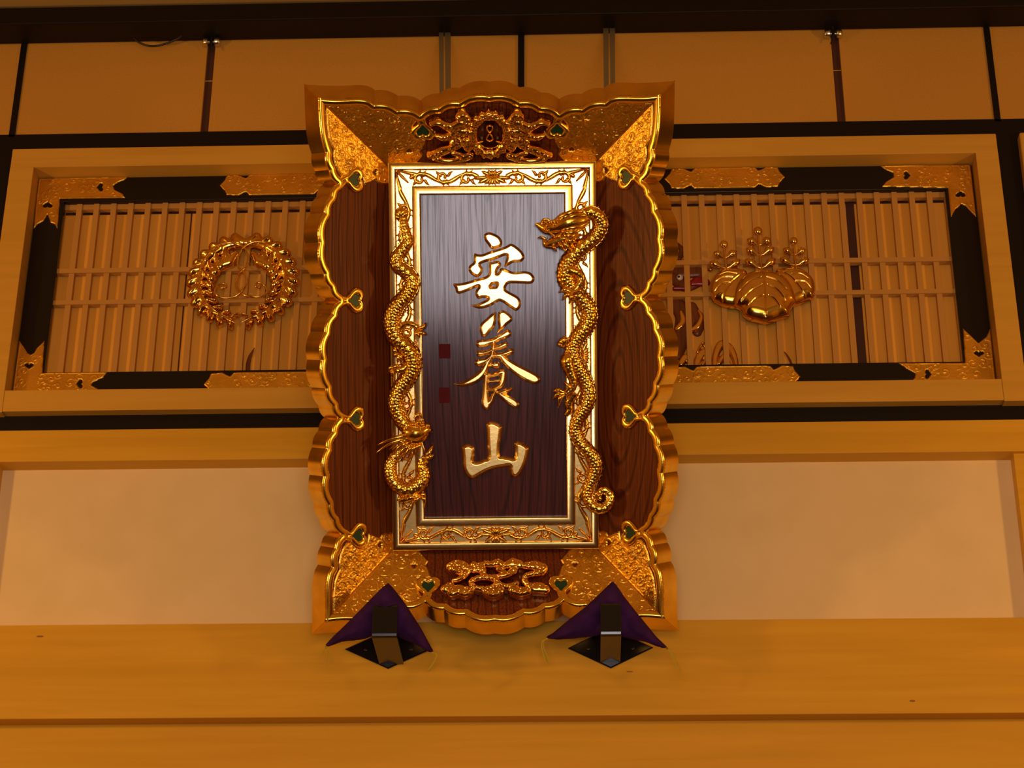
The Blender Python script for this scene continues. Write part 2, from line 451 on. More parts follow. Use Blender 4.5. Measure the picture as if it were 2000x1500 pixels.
# lattice
Yl = 0.052; bw = 0.0205
nb = 52; xb0 = xx(156, 397, Yl); pitch = (xx(1815, 380, Yl)-xb0)/49.0
proto = None
barm = MB(); barm.box(-bw/2, bw/2, Yl, Yl+0.022, lz0-0.02-WO[2], lz1+0.02-WO[2])
for i in range(nb):
    x = xb0+(i-1)*pitch
    if proto is None:
        proto = barm.build('lattice_bar', 'lattice_wood', win, smooth=False); o = proto
    else:
        o = proto.copy(); link(o, win)
    o.location = (x-WO[0], 0, 0)
zl_a = zz((0, 533), (2000, 512), Yl); zl_a1 = zz((0, 524), (2000, 503.5), Yl)
zl_b = zz((0, 594), (2000, 575), Yl); zl_b1 = zz((0, 586), (2000, 566.5), Yl)
for (a, b) in ((zl_a, zl_a1), (zl_b, zl_b1)):
    wbox('lattice_rail', [(lx0-0.01, lx1+0.01, Yl-0.004, Yl+0.020, a, b)], 'lattice_wood')
wbox('lattice_rail', [(lx0-0.01, lx1+0.01, Yl+0.006, Yl+0.03, lz1-0.022, lz1+0.03)], 'lattice_wood')
# backing boards behind the lattice
Yp = 0.082
bx_a = xx(376, 400, Yp); bx_b, bx_c = xx(1650, 390, Yp), xx(1667, 390, Yp)
for (a, b) in ((blx0-0.1, bx_a-0.003), (bx_a+0.003, bx_b), (bx_c, blx1+0.1)):
    wbox('backing_board', [(a, b, Yp, Yp+0.012, lz0-0.2, lz1-0.033)], 'backing_wood')
wbox('backing_strip', [(blx0-0.1, blx1+0.1, Yp+0.014, Yp+0.03, lz0-0.2, lz1+0.1)], 'brown_post')

# neighbouring window frame at the right edge
nw = empty('window_2', (xx(1991, 262, Yf), 0, wz0)); tag(nw, 'left edge of a second pale window frame at the far right', kind='structure')
NWO = np.array(nw.location); _w = WO
WO = NWO
wbox('window_jamb', [(NWO[0], NWO[0]+0.10, Yf, Yd, wz0, wz1+0.006)], 'hinoki_pale', 0.008, nw)
wbox('window_head', [(NWO[0]+0.10, NWO[0]+0.9, Yf+0.002, Yd, iz1, wz1)], 'hinoki_pale', 0.002, nw)
wbox('window_sill', [(NWO[0]+0.10, NWO[0]+0.9, Yf+0.002, Yd, wz0, iz0)], 'hinoki_pale', 0.002, nw)
WO = _w

# upper wall
zu_b = z_kt
z_ub = zz((0, 48), (2000, 12), -0.13); z_ubt = zz((0, 16), (1280, -8), -0.13)
upper = empty('wall_upper', (0, 0, zu_b)); tag(upper, 'paper covered upper wall with thin black battens', kind='structure')
def ubox(name, b, mat, bevel=0):
    mb = MB(); mb.box(b[0], b[1], b[2], b[3], b[4]-zu_b, b[5]-zu_b)
    return mb.build(name, mat, upper, smooth=False, bevel=bevel)
zt = z_ubt+0.9
bat = [(xx(41.6, 85, 0), xx(52.8, 85, 0)), (xx(1012, 64, 0), xx(1024, 64, 0)), (xx(1921, 53, 0), xx(1932.5, 53, 0))]
brn = [(xx(406, 87, 0.012), xx(421.5, 87, 0.012)), (xx(1622, 72, 0.012), xx(1638, 72, 0.012))]
cuts = [XL]+[v for p in sorted(bat+brn) for v in p]+[XR]
for a, b in zip(cuts[0::2], cuts[1::2]):
    ubox('paper_panel', (a, b, 0.008, 0.05, zu_b-0.02, zt), 'fusuma_paper', 0.001)
for a, b in bat: ubox('batten', (a, b, 0.0, 0.05, zu_b-0.01, zt), 'black_wood')
zj = zz((400, 159), (1630, 136), 0.02)
for a, b in brn:
    ubox('brown_strip', (a-0.005, b+0.005, 0.022, 0.045, zu_b-0.01, zj-0.002), 'brown_post')
    ubox('brown_strip', (a-0.005, b+0.005, 0.022, 0.045, zj+0.002, zt), 'brown_post')
    ubox('joint_line', (a-0.005, b+0.005, 0.022, 0.045, zj-0.002, zj+0.002), 'hinoki_pale')
struct('trim_7', [(XL, XR, -0.13, 0.0, z_ub, z_ubt), ], 'black_wood', 'big black beam along the top of the picture', bevel=0.004)

# little rollers and hook over each brown strip
for k, (px, py, lab) in enumerate(((413, 82, 'pair of small steel rollers on a hook above the left brown strip'),
                                   (1627, 66, 'pair of small steel rollers on a hook above the right brown strip'))):
    c = at(px, py, -0.02)
    r = empty('strip_roller', tuple(c)); tag(r, lab, 'roller', 'rollers under the big black beam')
    for s in (-1, 1):
        mb = MB(); th = np.linspace(0, 2*np.pi, 20)
        mb.tube([(s*0.006, 0, 0), (s*0.012, 0, 0), (s*0.014, 0, 0), (s*0.030, 0, 0), (s*0.034, 0, 0)], [0.006, 0.006, 0.018, 0.018, 0.014], 20, up=(0, 0, 1))
        mb.build('roller', 'silver', r)
    mb = MB(); mb.tube([(0, 0, 0.07), (0, 0, 0.0), (0.004*(-1)**k, -0.004, -0.03), (0.012*(-1)**k, -0.004, -0.05)], [0.005, 0.005, 0.0045, 0.003], 8, up=(0, 1, 0)); mb.build('hook', 'cable_black', r)
# slack cable under the beam
pc = [at(x, y, -0.05) for x, y in ((262, 74), (272, 83), (290, 89.5), (310, 89), (330, 83), (348, 75), (354, 70))]
c0 = pc[0]; mb = MB(); mb.tube(catmull([p-c0 for p in pc], 5), 0.0042, 8, up=(0, 1, 0))
o = mb.build('cable', 'cable_black'); o.location = tuple(c0)
tag(o, 'black cable sagging in a shallow loop under the top beam', 'cable')

# ---------------------------------------------------------------- gilt fittings of the transom
def wall_map(Y, c0):
    return lambda x, y, z: np.stack([x-c0[0], np.full_like(x, Y)-z-c0[1], y-c0[2]], -1)
def scrolls(f, poly, n, r0, seed, th=0.0011):
    """engraved tendrils: random curls inside an outline"""
    g = f.copy_empty(); rr = np.random.default_rng(seed)
    P = np.asarray(poly); lo, hi = P.min(0), P.max(0); k = 0; tries = 0
    pts = []
    while k < n and tries < 4000:
        tries += 1
        c = lo+(hi-lo)*rr.random(2)
        i = int((c[0]-f.x0)/f.res); j = int((c[1]-f.y0)/f.res)
        if not (0 <= i < f.nx and 0 <= j < f.ny) or f.F[j, i] < r0*0.35: continue
        if any(np.hypot(*(c-q)) < r0*1.15 for q in pts): continue
        pts.append(c); k += 1
        a0 = rr.random()*6.28; sg = 1 if rr.random() < .5 else -1
        sp = spiral(c[0], c[1], r0*0.12, r0*0.95, a0, sg*1.15, 16)
        g.stroke(sp, np.linspace(th*2.0, th*0.8, 16))
        e = sp[-1]; d = e-sp[-3]; d /= np.hypot(*d)+1e-9
        for w in (-0.9, -0.3, 0.4):
            q = e+r0*0.7*np.array([d[0]*math.cos(w)-d[1]*math.sin(w), d[0]*math.sin(w)+d[1]*math.cos(w)])
            g.stroke([e, 0.5*(e+q)+0.05*r0, q], [th, th*1.5, th*0.3])
        g.stroke([c, c+1e-5], r0*0.14)
    return g
def fitting(name, px_poly, Y, parent, holes=(), seed=0, r0=0.024, n=14, label=None, depth=0.0035):
    w = np.array([at(x, y, Y) for x, y in px_poly])[:, [0, 2]]
    hs = [np.array([at(x, y, Y) for x, y in h])[:, [0, 2]] for h in holes]
    f = fld(w, 0.0021); f.poly(w)
    for h in hs: f.hole(h)
    g = scrolls(f, w, n, r0, seed)
    rim = np.clip(1-np.abs(f.F-0.004)/0.0018, 0, 1)
    H = depth*np.clip(f.F/0.002, 0.25, 1)+0.0016*np.clip(g.F/0.001, 0, 1)*(f.F > 0.006)+0.0013*rim
    mb = MB(); f.mesh(mb, lambda D: D*0+depth*0.25, wall_map(Y, WO), H=H)
    o = mb.build(name, 'gold_flat_fitting', parent, angle=60)
    return o
def heart_px(cx, cy, w, h, rot=0):
    """rot 0: lobes up, point down (photo pixels)"""
    pts = []
    for k in range(24):
        t = 2*math.pi*k/24
        x = 16*math.sin(t)**3/16; y = -(13*math.cos(t)-5*math.cos(2*t)-2*math.cos(3*t)-math.cos(4*t))/15
        x *= w/2; y *= h/2
        pts.append((cx+x*math.cos(rot)-y*math.sin(rot), cy+x*math.sin(rot)+y*math.cos(rot)))
    return pts
Yg = Yk-0.0005
TLp = [(76, 349), (249.6, 345.6), (243, 352), (232, 356), (221, 363), (224, 371), (240, 379), (245, 387), (117, 389), (115, 416), (112, 447), (107, 438), (99, 435), (93, 419), (85, 432), (74, 438), (66, 447), (70, 400)]
TRp = [(1718, 324), (1895, 322), (1907, 424.6), (1895, 413), (1885, 402), (1877.5, 399), (1865.6, 409.6), (1857, 424.6), (1851, 367.6), (1722, 365), (1730.6, 355), (1746, 346), (1744.6, 338), (1730.6, 332.6)]
BLp = [(38, 665.6), (48, 680), (54, 690), (60, 693), (66, 690), (72, 680), (87, 665.6), (82.6, 728.5), (209.6, 727), (201.6, 737.6), (182, 747), (177.6, 752), (192, 760), (186, 768), (24, 772), (27, 745)]
BRp = [(1755, 709.5), (1771, 721), (1788, 730), (1786.5, 738), (1776, 748), (1946, 750), (1944, 739), (1934, 642), (1926.5, 658), (1911, 670), (1898.5, 658), (1881, 642), (1885, 709)]
fitting('corner_fitting', TLp, Yg, win, [heart_px(196, 366, 16, 13, math.pi/2), heart_px(93, 401, 19, 12, math.pi)], 1)
fitting('corner_fitting', TRp, Yg, win, [heart_px(1771, 343, 15, 14, -math.pi/2), heart_px(1876, 380, 19, 12, math.pi)], 2)
fitting('corner_fitting', BLp, Yg, win, [heart_px(57, 714.6, 18, 11), heart_px(156, 750, 17, 13, math.pi/2)], 3)
fitting('corner_fitting', BRp, Yg, win, [heart_px(1912, 691, 19, 11), heart_px(1812, 731, 18, 13, -math.pi/2)], 4)
def mid_piece(x0, x1, yt, yb, slope, clip=False):
    """long gilt mount with a cusped tip at each end; photo pixels"""
    ym = (yt+yb)/2
    L = [(0, 0.5), (10, 0.25), (14, 0.04), (36, 0.0), (46, 0.12), (52, 0.17), (58, 0.02), (66, 0.0)]
    top = [(x0+a, yt+(yb-yt)*b) for a, b in L]+[(x1-a, yt+(yb-yt)*b) for a, b in L[::-1]]
    bot = [(x1-a, yb-(yb-yt)*b) for a, b in L[1:]]+[(x0+a, yb-(yb-yt)*b) for a, b in L[::-1][:-1]]
    return [(x, y+slope*(x-(x0+x1)/2)) for x, y in top+bot]
fitting('centre_fitting', mid_piece(429, 672, 340, 381, -0.0165), Yg, win, seed=5, n=16)
fitting('centre_fitting', mid_piece(1298, 1533, 327.5, 368, -0.0165), Yg, win, seed=6, n=16)
fitting('centre_fitting', mid_piece(398, 660, 726.5, 771, -0.0125), Yg, win, seed=7, n=16)
fitting('centre_fitting', mid_piece(1302, 1563, 715, 760, -0.0125), Yg, win, seed=8, n=16)

# ================================================================== THE PLAQUE
HW_ = 0.18                                                   # how far the flared sides come forward
cor = [PP(618, 190, HW_), PP(1294, 182, HW_), PP(1298, 1211, HW_), PP(634, 1216, HW_)]
uo = 0.25*(-cor[0][0]+cor[1][0]+cor[2][0]-cor[3][0]); vo = 0.25*(cor[0][1]+cor[1][1]-cor[2][1]-cor[3][1])
duc = 0.25*sum(c[0] for c in cor); dvc = 0.25*sum(c[1] for c in cor)
PO = PO+PU*duc+PV*dvc                                        # recentre the plaque frame
RUN = 130*S
ui, vi = uo-RUN, vo-RUN
PHI = math.atan2(HW_, RUN); cph, sph = math.cos(PHI), math.sin(PHI); TS = RUN/cph
TB = 0.080                                                   # depth of the rim band
plq = empty('hanging_plaque')
plq.matrix_world = Matrix([[PU[i], PV[i], PW[i], PO[i]] for i in range(3)]+[[0, 0, 0, 1]])
tag(plq, 'tall dark red temple name plaque in a flared gilt scalloped frame with two dragons', 'plaque')

class Wing:
    def __init__(s, base, es, et, n): s.b, s.es, s.et, s.n = map(lambda a: np.array(a, float), (base, es, et, n))
    def px(s, x, y, z=0.0):
        p = loc(x, y, s.b+s.n*z, s.n)-s.b
        return np.array([p@s.es, p@s.et])
    def map(s, z0=0.0):
        return lambda x, y, z: s.b+np.multiply.outer(x, s.es)+np.multiply.outer(y, s.et)+np.multiply.outer(z+z0, s.n)
    def pt(s, x, y, z): return s.b+x*s.es+y*s.et+z*s.n
WL = Wing((-ui, 0, 0), (0, 1, 0), (-cph, 0, sph), (sph, 0, cph))
WR = Wing((ui, 0, 0), (0, 1, 0), (cph, 0, sph), (-sph, 0, cph))
WT = Wing((0, vi, 0), (1, 0, 0), (0, cph, sph), (0, -sph, cph))
WB = Wing((0, -vi, 0), (1, 0, 0), (0, -cph, sph), (0, sph, cph))

def lobes(P, sag=0.125, n=9, sgn=1):
    out = []
    for a, b in zip(P[:-1], P[1:]):
        d = b-a; L = np.hypot(*d); nr = np.array([-d[1], d[0]])/L
        if nr[1] < 0: nr = -nr
        for k in range(n):
            u = k/n; out.append(a+d*u+nr*sag*L*4*u*(1-u))
    out.append(P[-1]); return out
def mid(a, b):                                               # average a traced half with its mirrored twin
    return a
pL = lambda pts: [WL.px(x, y) for x, y in pts]
pT = lambda pts: [WT.px(x, y) for x, y in pts]
cTL = np.array([vo, TS]); cBL = np.array([-vo, TS])
A1 = catmull([cTL]+pL([(620, 222), (623, 258), (628, 282), (633, 298)]), 6)
side = list(A1[:-1])
side += lobes(pL([(633, 298), (640, 332), (655, 359)]))[:-1]
side += lobes(pL([(655, 359), (642, 383), (630, 416), (620, 474), (630, 535), (642, 563), (658, 588)]))[:-1]
side += lobes(pL([(658, 588), (645, 613), (631, 648), (624, 703), (633, 758), (646, 793), (658, 817)]))[:-1]
side += lobes(pL([(658, 817), (646, 843), (634, 876), (629, 930), (637, 985), (648, 1018), (664, 1044)]))[:-1]
side += lobes(pL([(664, 1044), (651, 1070), (645, 1107)]))[:-1]
side += list(catmull(pL([(645, 1107), (638, 1122), (634, 1150), (634, 1185)])+[cBL], 6))
side = np.array(side)
cL = np.array([-uo, TS])
top = list(catmull([cL]+pT([(657, 192), (700, 190.5), (720, 194), (731, 201)]), 6)[:-1])
top += lobes(pT([(731, 201), (776, 212), (820, 221)]))[:-1]
ap = pT([(820, 221), (856, 207), (897, 196)])+[np.array([0.0, pT([(955, 184)])[0][1]])]
top += lobes(ap)[:-1]
half = np.array(top)
top = np.concatenate([half, [ap[-1]], (half*[-1, 1])[::-1]])
sw = [WL.px(x, y) for x, y in ((655, 359), (658, 588), (658, 817), (664, 1044))]
tw = [WT.px(820, 221)]; tw = [tw[0], tw[0]*[-1, 1]]
sh = [WL.px(x, y) for x, y in ((688, 351), (689, 587), (691, 818), (695, 1045))]
th_ = [WT.px(826, 252)]; th_ = [th_[0], th_[0]*[-1, 1]]

def heart(c, w, h, n=30):
    t = np.linspace(0, 2*np.pi, n, endpoint=False)
    x = np.sin(t)**3; y = (13*np.cos(t)-5*np.cos(2*t)-2*np.cos(3*t)-np.cos(4*t))/15
    return np.stack([c[0]+x*w/2, c[1]-y*h/2-0.06*h], 1)
LIPR = 7.8*S
def make_side(wing, curve, waists, hearts, half_i, half_o, nm):
    # timber board
    c = np.array(curve); 
    inner = np.array([[c[-1][0]/half_o*half_i, 0], [c[0][0]/half_o*half_i, 0]])
    poly = np.concatenate([c-[0, 0.004], inner])
    mb = MB(); prism(mb, poly, wing.map(), -0.03, 0.0)
    board = mb.build('side_board', 'wing_wood', plq, smooth=False)
    # lip and hearts
    ext = 0.12*np.sign(c[0][0])
    big = np.concatenate([[[c[0][0]+ext, c[0][1]]], c, [[c[-1][0]-ext, c[-1][1]], [c[-1][0]-ext, -0.1], [c[0][0]+ext, -0.1]]])
    f = fld(np.concatenate([c, inner]), 0.0019, 0.01)
    sd = f.sdpoly(big)
    g = f.copy_empty(); g.stroke(c, 2*LIPR)
    lip = np.minimum(g.F, sd)
    hf = f.copy_empty(); holes_ = []
    for w, h in zip(waists, hearts):
        ho = hf.copy_empty(); ho.poly(heart(h, 0.074, 0.072)); ho.F = ho.F+0.007
        hi_ = hf.sdpoly(heart(h, 0.039, 0.040)); ho.F = np.minimum(ho.F, -hi_)
        holes_.append(-hi_)
        hf.F = np.maximum(hf.F, ho.F)
        tip = np.array([h[0], h[1]+0.028])
        for sg in (-1, 1):
            hf.stroke([np.array([w[0]+sg*0.016, w[1]-0.002-0.006]), np.array([w[0]+sg*0.010, w[1]-0.016]), np.array([tip[0]+sg*0.007, tip[1]+0.004]), np.array([tip[0]+sg*0.009, tip[1]-0.008])], [0.0085, 0.010, 0.0085, 0.0085])
    for q in holes_: hf.F = np.minimum(hf.F, q)
    hf.F = np.minimum(hf.F, sd)
    D = np.maximum(lip, hf.F)
    gx, gy = np.meshgrid(f.X, f.Y)
    # mitre: |s| <= half_i + t*cos(phi)
    dm = (half_i+gy*cph*(half_o-half_i)/RUN-np.abs(gx))*0.75
    f.F = np.minimum(D, dm+0.0004)
    H = 0.004+0.0095*np.sqrt(np.clip(1-(1-np.clip(D/(0.55*LIPR), 0, 1))**2, 0, 1))+0.0015*np.clip(D/LIPR, 0, 1)
    mb = MB(); f.mesh(mb, lambda D_: D_*0+0.004, wing.map(), H=H, base=0.0)
    # the scalloped outer band
    n = len(c); L = np.concatenate([[0], np.cumsum(np.hypot(*np.diff(c, axis=0).T))]); Lt = L[-1]
    rows = []
    for z in (0.0045, -0.004, -TB*0.5, -TB+0.006, -TB):
        k = -(z-0.0045)/TB
        sh_ = np.maximum(0, 1-L/0.09)*np.sign(c[0][0]) + np.maximum(0, 1-(Lt-L)/0.09)*np.sign(c[-1][0])
        ss = c[:, 0]+sh_*TB*sph*k
        rows.append(wing.b+np.outer(ss, wing.es)+np.outer(c[:, 1]-(0.004 if z == -TB else 0), wing.et)+np.outer(np.full(n, z), wing.n))
    R = np.concatenate(rows); F = []
    for r in range(len(rows)-1):
        F += [(r*n+i, r*n+i+1, (r+1)*n+i+1, (r+1)*n+i) for i in range(n-1)]
    mb.add(R, F)
    rim = mb.build('scalloped_rim', 'gold_rim', plq, angle=24)
    for h in hearts:
        m_ = MB(); prism(m_, heart(h, 0.043, 0.044), wing.map(), 0.0005, 0.0075)
        m_.build('heart_inlay', 'green_inlay', rim, smooth=False)
    return rim
make_side(WL, side, sw, sh, vi, vo, 'l')
make_side(WR, side, sw, sh, vi, vo, 'r')
make_side(WT, top, tw, th_, ui, uo, 't')
make_side(WB, top, tw, th_, ui, uo, 'b')

# ---- gilt corner plates, one on each side of every mitre
cs = [WL.px(x, y) for x, y in [(637, 207), (637, 240), (641, 270), (646, 284), (651, 293), (650, 306), (654, 324), (660, 337), (668, 347), (675, 349), (682, 338), (691, 333), (701, 336), (708, 345), (711, 361), (722, 357), (733, 351), (736, 357), (745, 361)]]
cs_in = np.array([[vi-0.052, -0.0], [vi, 0.0]])
csp = np.concatenate([cs, cs_in])
ct = [WT.px(x, y) for x, y in [(637, 206), (668, 203), (700, 202.6), (722, 205), (738, 215), (748, 211), (762, 211), (773, 217), (780, 222), (788, 218), (800, 219), (811, 224), (815, 234), (807, 244), (806, 256), (815, 266), (832, 272), (827, 290), (822, 294), (828, 303)]]
ct_in = np.array([[-ui+0.075*1.0, 0.0], [-ui, 0.0]])
ctp = np.concatenate([ct, ct_in])
hole_s = WL.px(731, 337); hole_t = WT.px(799, 293)
def corner_plate(wing, poly, sgn, half_i, hole, seed):
    P = np.array(poly)*[sgn, 1.0]
    f = fld(P, 0.0019); f.poly(P)
    gx, gy = np.meshgrid(f.X, f.Y)
    dm = (half_i+gy*cph-np.abs(gx))*0.75
    f.F = np.minimum(f.F, dm+0.001)
    f.hole(heart(np.array([hole[0]*sgn, hole[1]]), 0.018, 0.018))
    f2 = f.F.copy()
    g = scrolls(f, P, 18, 0.034, seed, 0.0013)
    g2 = scrolls(f, P, 70, 0.013, seed+50, 0.0009)
    rim = np.clip(1-np.abs(f2-0.005)/0.0022, 0, 1)
    H = 0.004*np.clip(f2/0.003, 0.3, 1)+0.0020*np.clip(g.F/0.0013, 0, 1)*(f2 > 0.007)+0.0008*np.clip(g2.F/0.0009, 0, 1)*(f2 > 0.007)+0.002*rim
    # soft embossed flower in the middle of the plate
    cx, cy = P[:, 0].mean(), P[:, 1].mean()*1.1
    a = np.arctan2(gy-cy, gx-cx); r = np.hypot(gx-cx, gy-cy)
    H = H+0.005*np.clip(1-r/0.030, 0, 1)*(0.55+0.45*np.cos(7*a))
    mb = MB(); f.mesh(mb, lambda D_: D_*0+0.0012, wing.map(0.0003), H=H, base=0.0)
    return mb.build('corner_plate', 'gold_fitting', plq, angle=70)
sd_ = 20
for wing, poly, hi, hole, base_sgn in ((WL, csp, vi, hole_s, 1), (WR, csp, vi, hole_s, 1), (WT, ctp, ui, hole_t, 1), (WB, ctp, ui, hole_t, 1)):
    for sgn in (1, -1):
        corner_plate(wing, poly, sgn, hi, hole, sd_); sd_ += 1

# ---- inner moulded frame
f0 = PP(757.5, 317.5, 0.055); f1 = PP(1165.5, 313, 0.055); f2_ = PP(1170, 1072.5, 0.055); f3 = PP(766, 1075.5, 0.055)
fu0 = 0.5*(f0[0]+f3[0]); fu1 = 0.5*(f1[0]+f2_[0]); fv1 = 0.5*(f0[1]+f1[1]); fv0 = 0.5*(f2_[1]+f3[1])
prof = [(0, -0.02), (0, 0.050), (0.002, 0.0545), (0.004, 0.056), (0.0215, 0.056), (0.0235, 0.0548), (0.0245, 0.051), (0.0250, 0.046), (0.0265, 0.040),
        (0.0785, 0.040), (0.0798, 0.042), (0.0805, 0.047), (0.0815, 0.050), (0.084, 0.051), (0.103, 0.051), (0.1055, 0.050), (0.107, 0.046), (0.1075, 0.018)]
mb = MB(); V = []; F = []
for d, w in prof:
    V += [(fu0+d, fv1-d, w), (fu1-d, fv1-d, w), (fu1-d, fv0+d, w), (fu0+d, fv0+d, w)]
for r in range(len(prof)-1):
    for k in range(4):
        a = r*4+k; b = r*4+(k+1) % 4; F.append((a, b, b+4, a+4))
mb.add(V, F)
mb.build('moulded_frame', 'gold_leaf', plq, angle=50)
BI = 0.1072; BW = 0.020
mb = MB(); mb.box(fu0+BI-0.01, fu1-BI+0.01, fv0+BI-0.01, fv1-BI+0.01, 0.0, BW)
mb.build('centre_board', 'board_wood', plq, smooth=False)
mb = MB(); mb.box(-ui-0.01, ui+0.01, -vi-0.01, vi+0.01, -0.03, -0.012)
mb.build('back_panel', 'wing_wood', plq, smooth=False)

# ---- openwork scroll carving in the channel of the frame
cm = 0.053                                                   # channel centre, from the outer edge
fa = Field(fu0+0.02, fu1-0.02, fv0+0.02, fv1-0.02, 0.00135)
PXS = S
def scroll(O, A, B, L, phase=0, lam=92):
    """running tendril from O along A; B is the cross direction"""
    O, A, B = map(lambda q: np.array(q, float), (O, A, B)); lam = lam*PXS
    n = int(L/(3*PXS)); a = np.linspace(0, L, n); amp = 9.0*PXS
    b = amp*np.sin(2*np.pi*a/lam+phase)
    fa.stroke(O+np.outer(a, A)+np.outer(b, B), 3.7*PXS+0.9*PXS*np.cos(4*np.pi*a/lam))
    k = 0
    while True:
        ac = (k*0.5+0.25)*lam-phase/(2*np.pi)*lam
        k += 1
        if ac > L-5*PXS: break
        if ac < 6*PXS: continue
        sg = 1 if math.sin(2*np.pi*ac/lam+phase) > 0 else -1
        # curl hanging inside the bend
        c = np.array([ac+3*PXS, -sg*2.5*PXS])
        t = np.linspace(0, 1, 16); r = (12.8-9.3*t)*PXS; an = (2.2-5.6*t)*(1)
        sp = np.stack([c[0]+r*np.cos(an), c[1]+sg*r*np.sin(an)*0.95], 1)
        Q = lambda q: O+q[0]*A+q[1]*B
        fa.stroke([Q(q) for q in sp], np.linspace(4.1, 2.6, 16)*PXS)
        fa.stroke([Q(sp[-1]), Q(sp[-1])+1e-6], 3.4*PXS)
        for da, db in ((-16, -sg*14), (17, -sg*14.5), (2, sg*16.5), (-9, sg*15)):
            q0 = np.array([ac+da*0.45*PXS, db*0.35*PXS]); q1 = np.array([ac+da*PXS, db*PXS])
            fa.stroke([Q(q0), Q(0.5*(q0+q1)+[1.5*PXS, 0]), Q(q1)], np.array([3.2, 2.9, 0.5])*PXS)
def fan(c, A, B, s=1.0):
    c, A, B = map(lambda q: np.array(q, float), (c, A, B))
    for ang, ln, w in ((-90, 15, 3.2), (-68, 17, 3.0), (-112, 17, 3.0), (-45, 20, 3.4), (-135, 20, 3.4), (-24, 29, 4.0), (-156, 29, 4.0),
                       (-6, 36, 3.6), (-174, 36, 3.6), (28, 22, 3.6), (152, 22, 3.6), (60, 14, 3.2), (120, 14, 3.2), (90, 12, 2.6)):
        d = math.cos(RAD(ang))*A+math.sin(RAD(ang))*B; ln *= PXS*s*1.08; w = w*1.25
        fa.stroke([c+d*ln*0.1, c+d*ln*0.45, c+d*ln*0.75, c+d*ln], np.array([1.3, w*0.9, w*0.8, 0.5])*PXS)
uc_, vc_ = 0.5*(fu0+fu1), 0.5*(fv0+fv1)
vt, vb, ul, ur = fv1-cm, fv0+cm, fu0+cm, fu1-cm
for sg in (-1, 1):
    Lh = (fu1-fu0)/2-cm-30*PXS-14*PXS
    scroll((uc_+sg*30*PXS, vt), (sg, 0), (0, 1), Lh, 0.4, 90)
    scroll((uc_+sg*30*PXS, vb), (sg, 0), (0, -1), Lh, 0.4, 90)
    Lv = (fv1-fv0)/2-cm-24*PXS-14*PXS
    for u_ in (ul, ur):
        scroll((u_, vc_+sg*24*PXS), (0, sg), (1 if u_ == ur else -1, 0), Lv, 0.4, 96)
fan((uc_, vt+2*PXS), (1, 0), (0, 1)); fan((uc_, vb-3*PXS), (1, 0), (0, -1))
fan((ul+2*PXS, vc_), (0, 1), (1, 0)); fan((ur-2*PXS, vc_), (0, 1), (-1, 0))
for su, sv, cu, cv in ((-1, 1, fu0, fv1), (1, 1, fu1, fv1), (-1, -1, fu0, fv0), (1, -1, fu1, fv0)):
    tip = np.array([cu-su*0.026, cv-sv*0.026]); m_ = np.array([cu-su*0.066, cv-sv*0.066])
    for k in (0.0, 1.0):
        q = np.array([cu-su*(0.034+0.030*k), cv-sv*(0.034+0.030*(1-k))]); q2 = np.array([cu-su*(0.040+0.062*k), cv-sv*(0.040+0.062*(1-k))])
        fa.stroke([tip, q, 0.5*(q+q2)-[su*0.002, sv*0.002], q2], np.array([1.0, 3.4, 4.2, 2.4])*PXS)
    fa.stroke([tip, 0.5*(tip+m_), m_], np.array([0.8, 3.4, 1.8])*PXS)
mb = MB(); fa.mesh(mb, rnd(3.6*PXS, 0.0135, 0.001), lambda x, y, z: np.stack([x, y, z+0.041], -1), base=0.0)
mb.build('scroll_carving', 'gold_carved', plq, angle=70)

# ---- the three gilt characters
BX = 870.0
def brd(x, y): return PP(x, y, BW+0.004)[:2]-np.array([duc, dvc])*0
def P10(pts, oy): return np.array([PPc(BX+x/10.0, oy+y/10.0) for x, y in pts])
def PPc(x, y, w=None):
    return PP(x, y, BW+0.004 if w is None else w)[:2]
an_dot = [(755, 80), (830, 38), (920, 50), (1040, 110), (1095, 180), (1110, 250), (1080, 320), (990, 355), (930, 368), (870, 340), (830, 280), (775, 210), (755, 150)]
an_roof = [(570, 445), (610, 460), (720, 465), (850, 415), (1000, 370), (1150, 320), (1210, 290), (1260, 262), (1320, 270), (1400, 320), (1480, 390), (1530, 460), (1545, 540), (1500, 600), (1440, 625), (1330, 630), (1260, 665), (1180, 710), (1148, 710), (1160, 640), (1185, 560), (1190, 495), (1140, 500), (1040, 540), (900, 590), (780, 620), (700, 655), (690, 680), (730, 740), (725, 810), (690, 870), (640, 915), (590, 910), (530, 880), (470, 820), (448, 760), (460, 700), (500, 660), (545, 620), (550, 530)]
an_onna = [(850, 610), (900, 620), (980, 600), (1040, 600), (1085, 640), (1085, 700), (1030, 760), (1010, 840), (1050, 790), (1070, 740), (1120, 735), (1200, 765), (1330, 810), (1440, 805), (1540, 795), (1630, 810), (1700, 855), (1740, 930), (1720, 1010), (1650, 1045), (1500, 1040), (1330, 1035), (1240, 1040), (1200, 1080), (1180, 1150), (1250, 1200), (1380, 1270), (1450, 1330), (1475, 1420), (1465, 1500), (1420, 1555), (1370, 1575), (1310, 1540), (1230, 1490), (1150, 1430), (1060, 1385), (1000, 1410), (900, 1470), (780, 1515), (680, 1530), (590, 1515), (500, 1460), (600, 1445), (700, 1400), (820, 1335), (720, 1320), (640, 1340), (600, 1290), (580, 1230), (600, 1160), (640, 1100), (520, 1150), (400, 1200), (270, 1240), (210, 1210), (190, 1130), (150, 1045), (260, 1035), (400, 1010), (600, 950), (740, 915), (800, 890), (840, 850), (850, 790), (850, 700)]
an_hole = [(890, 1100), (920, 1060), (1000, 1050), (980, 1095)]
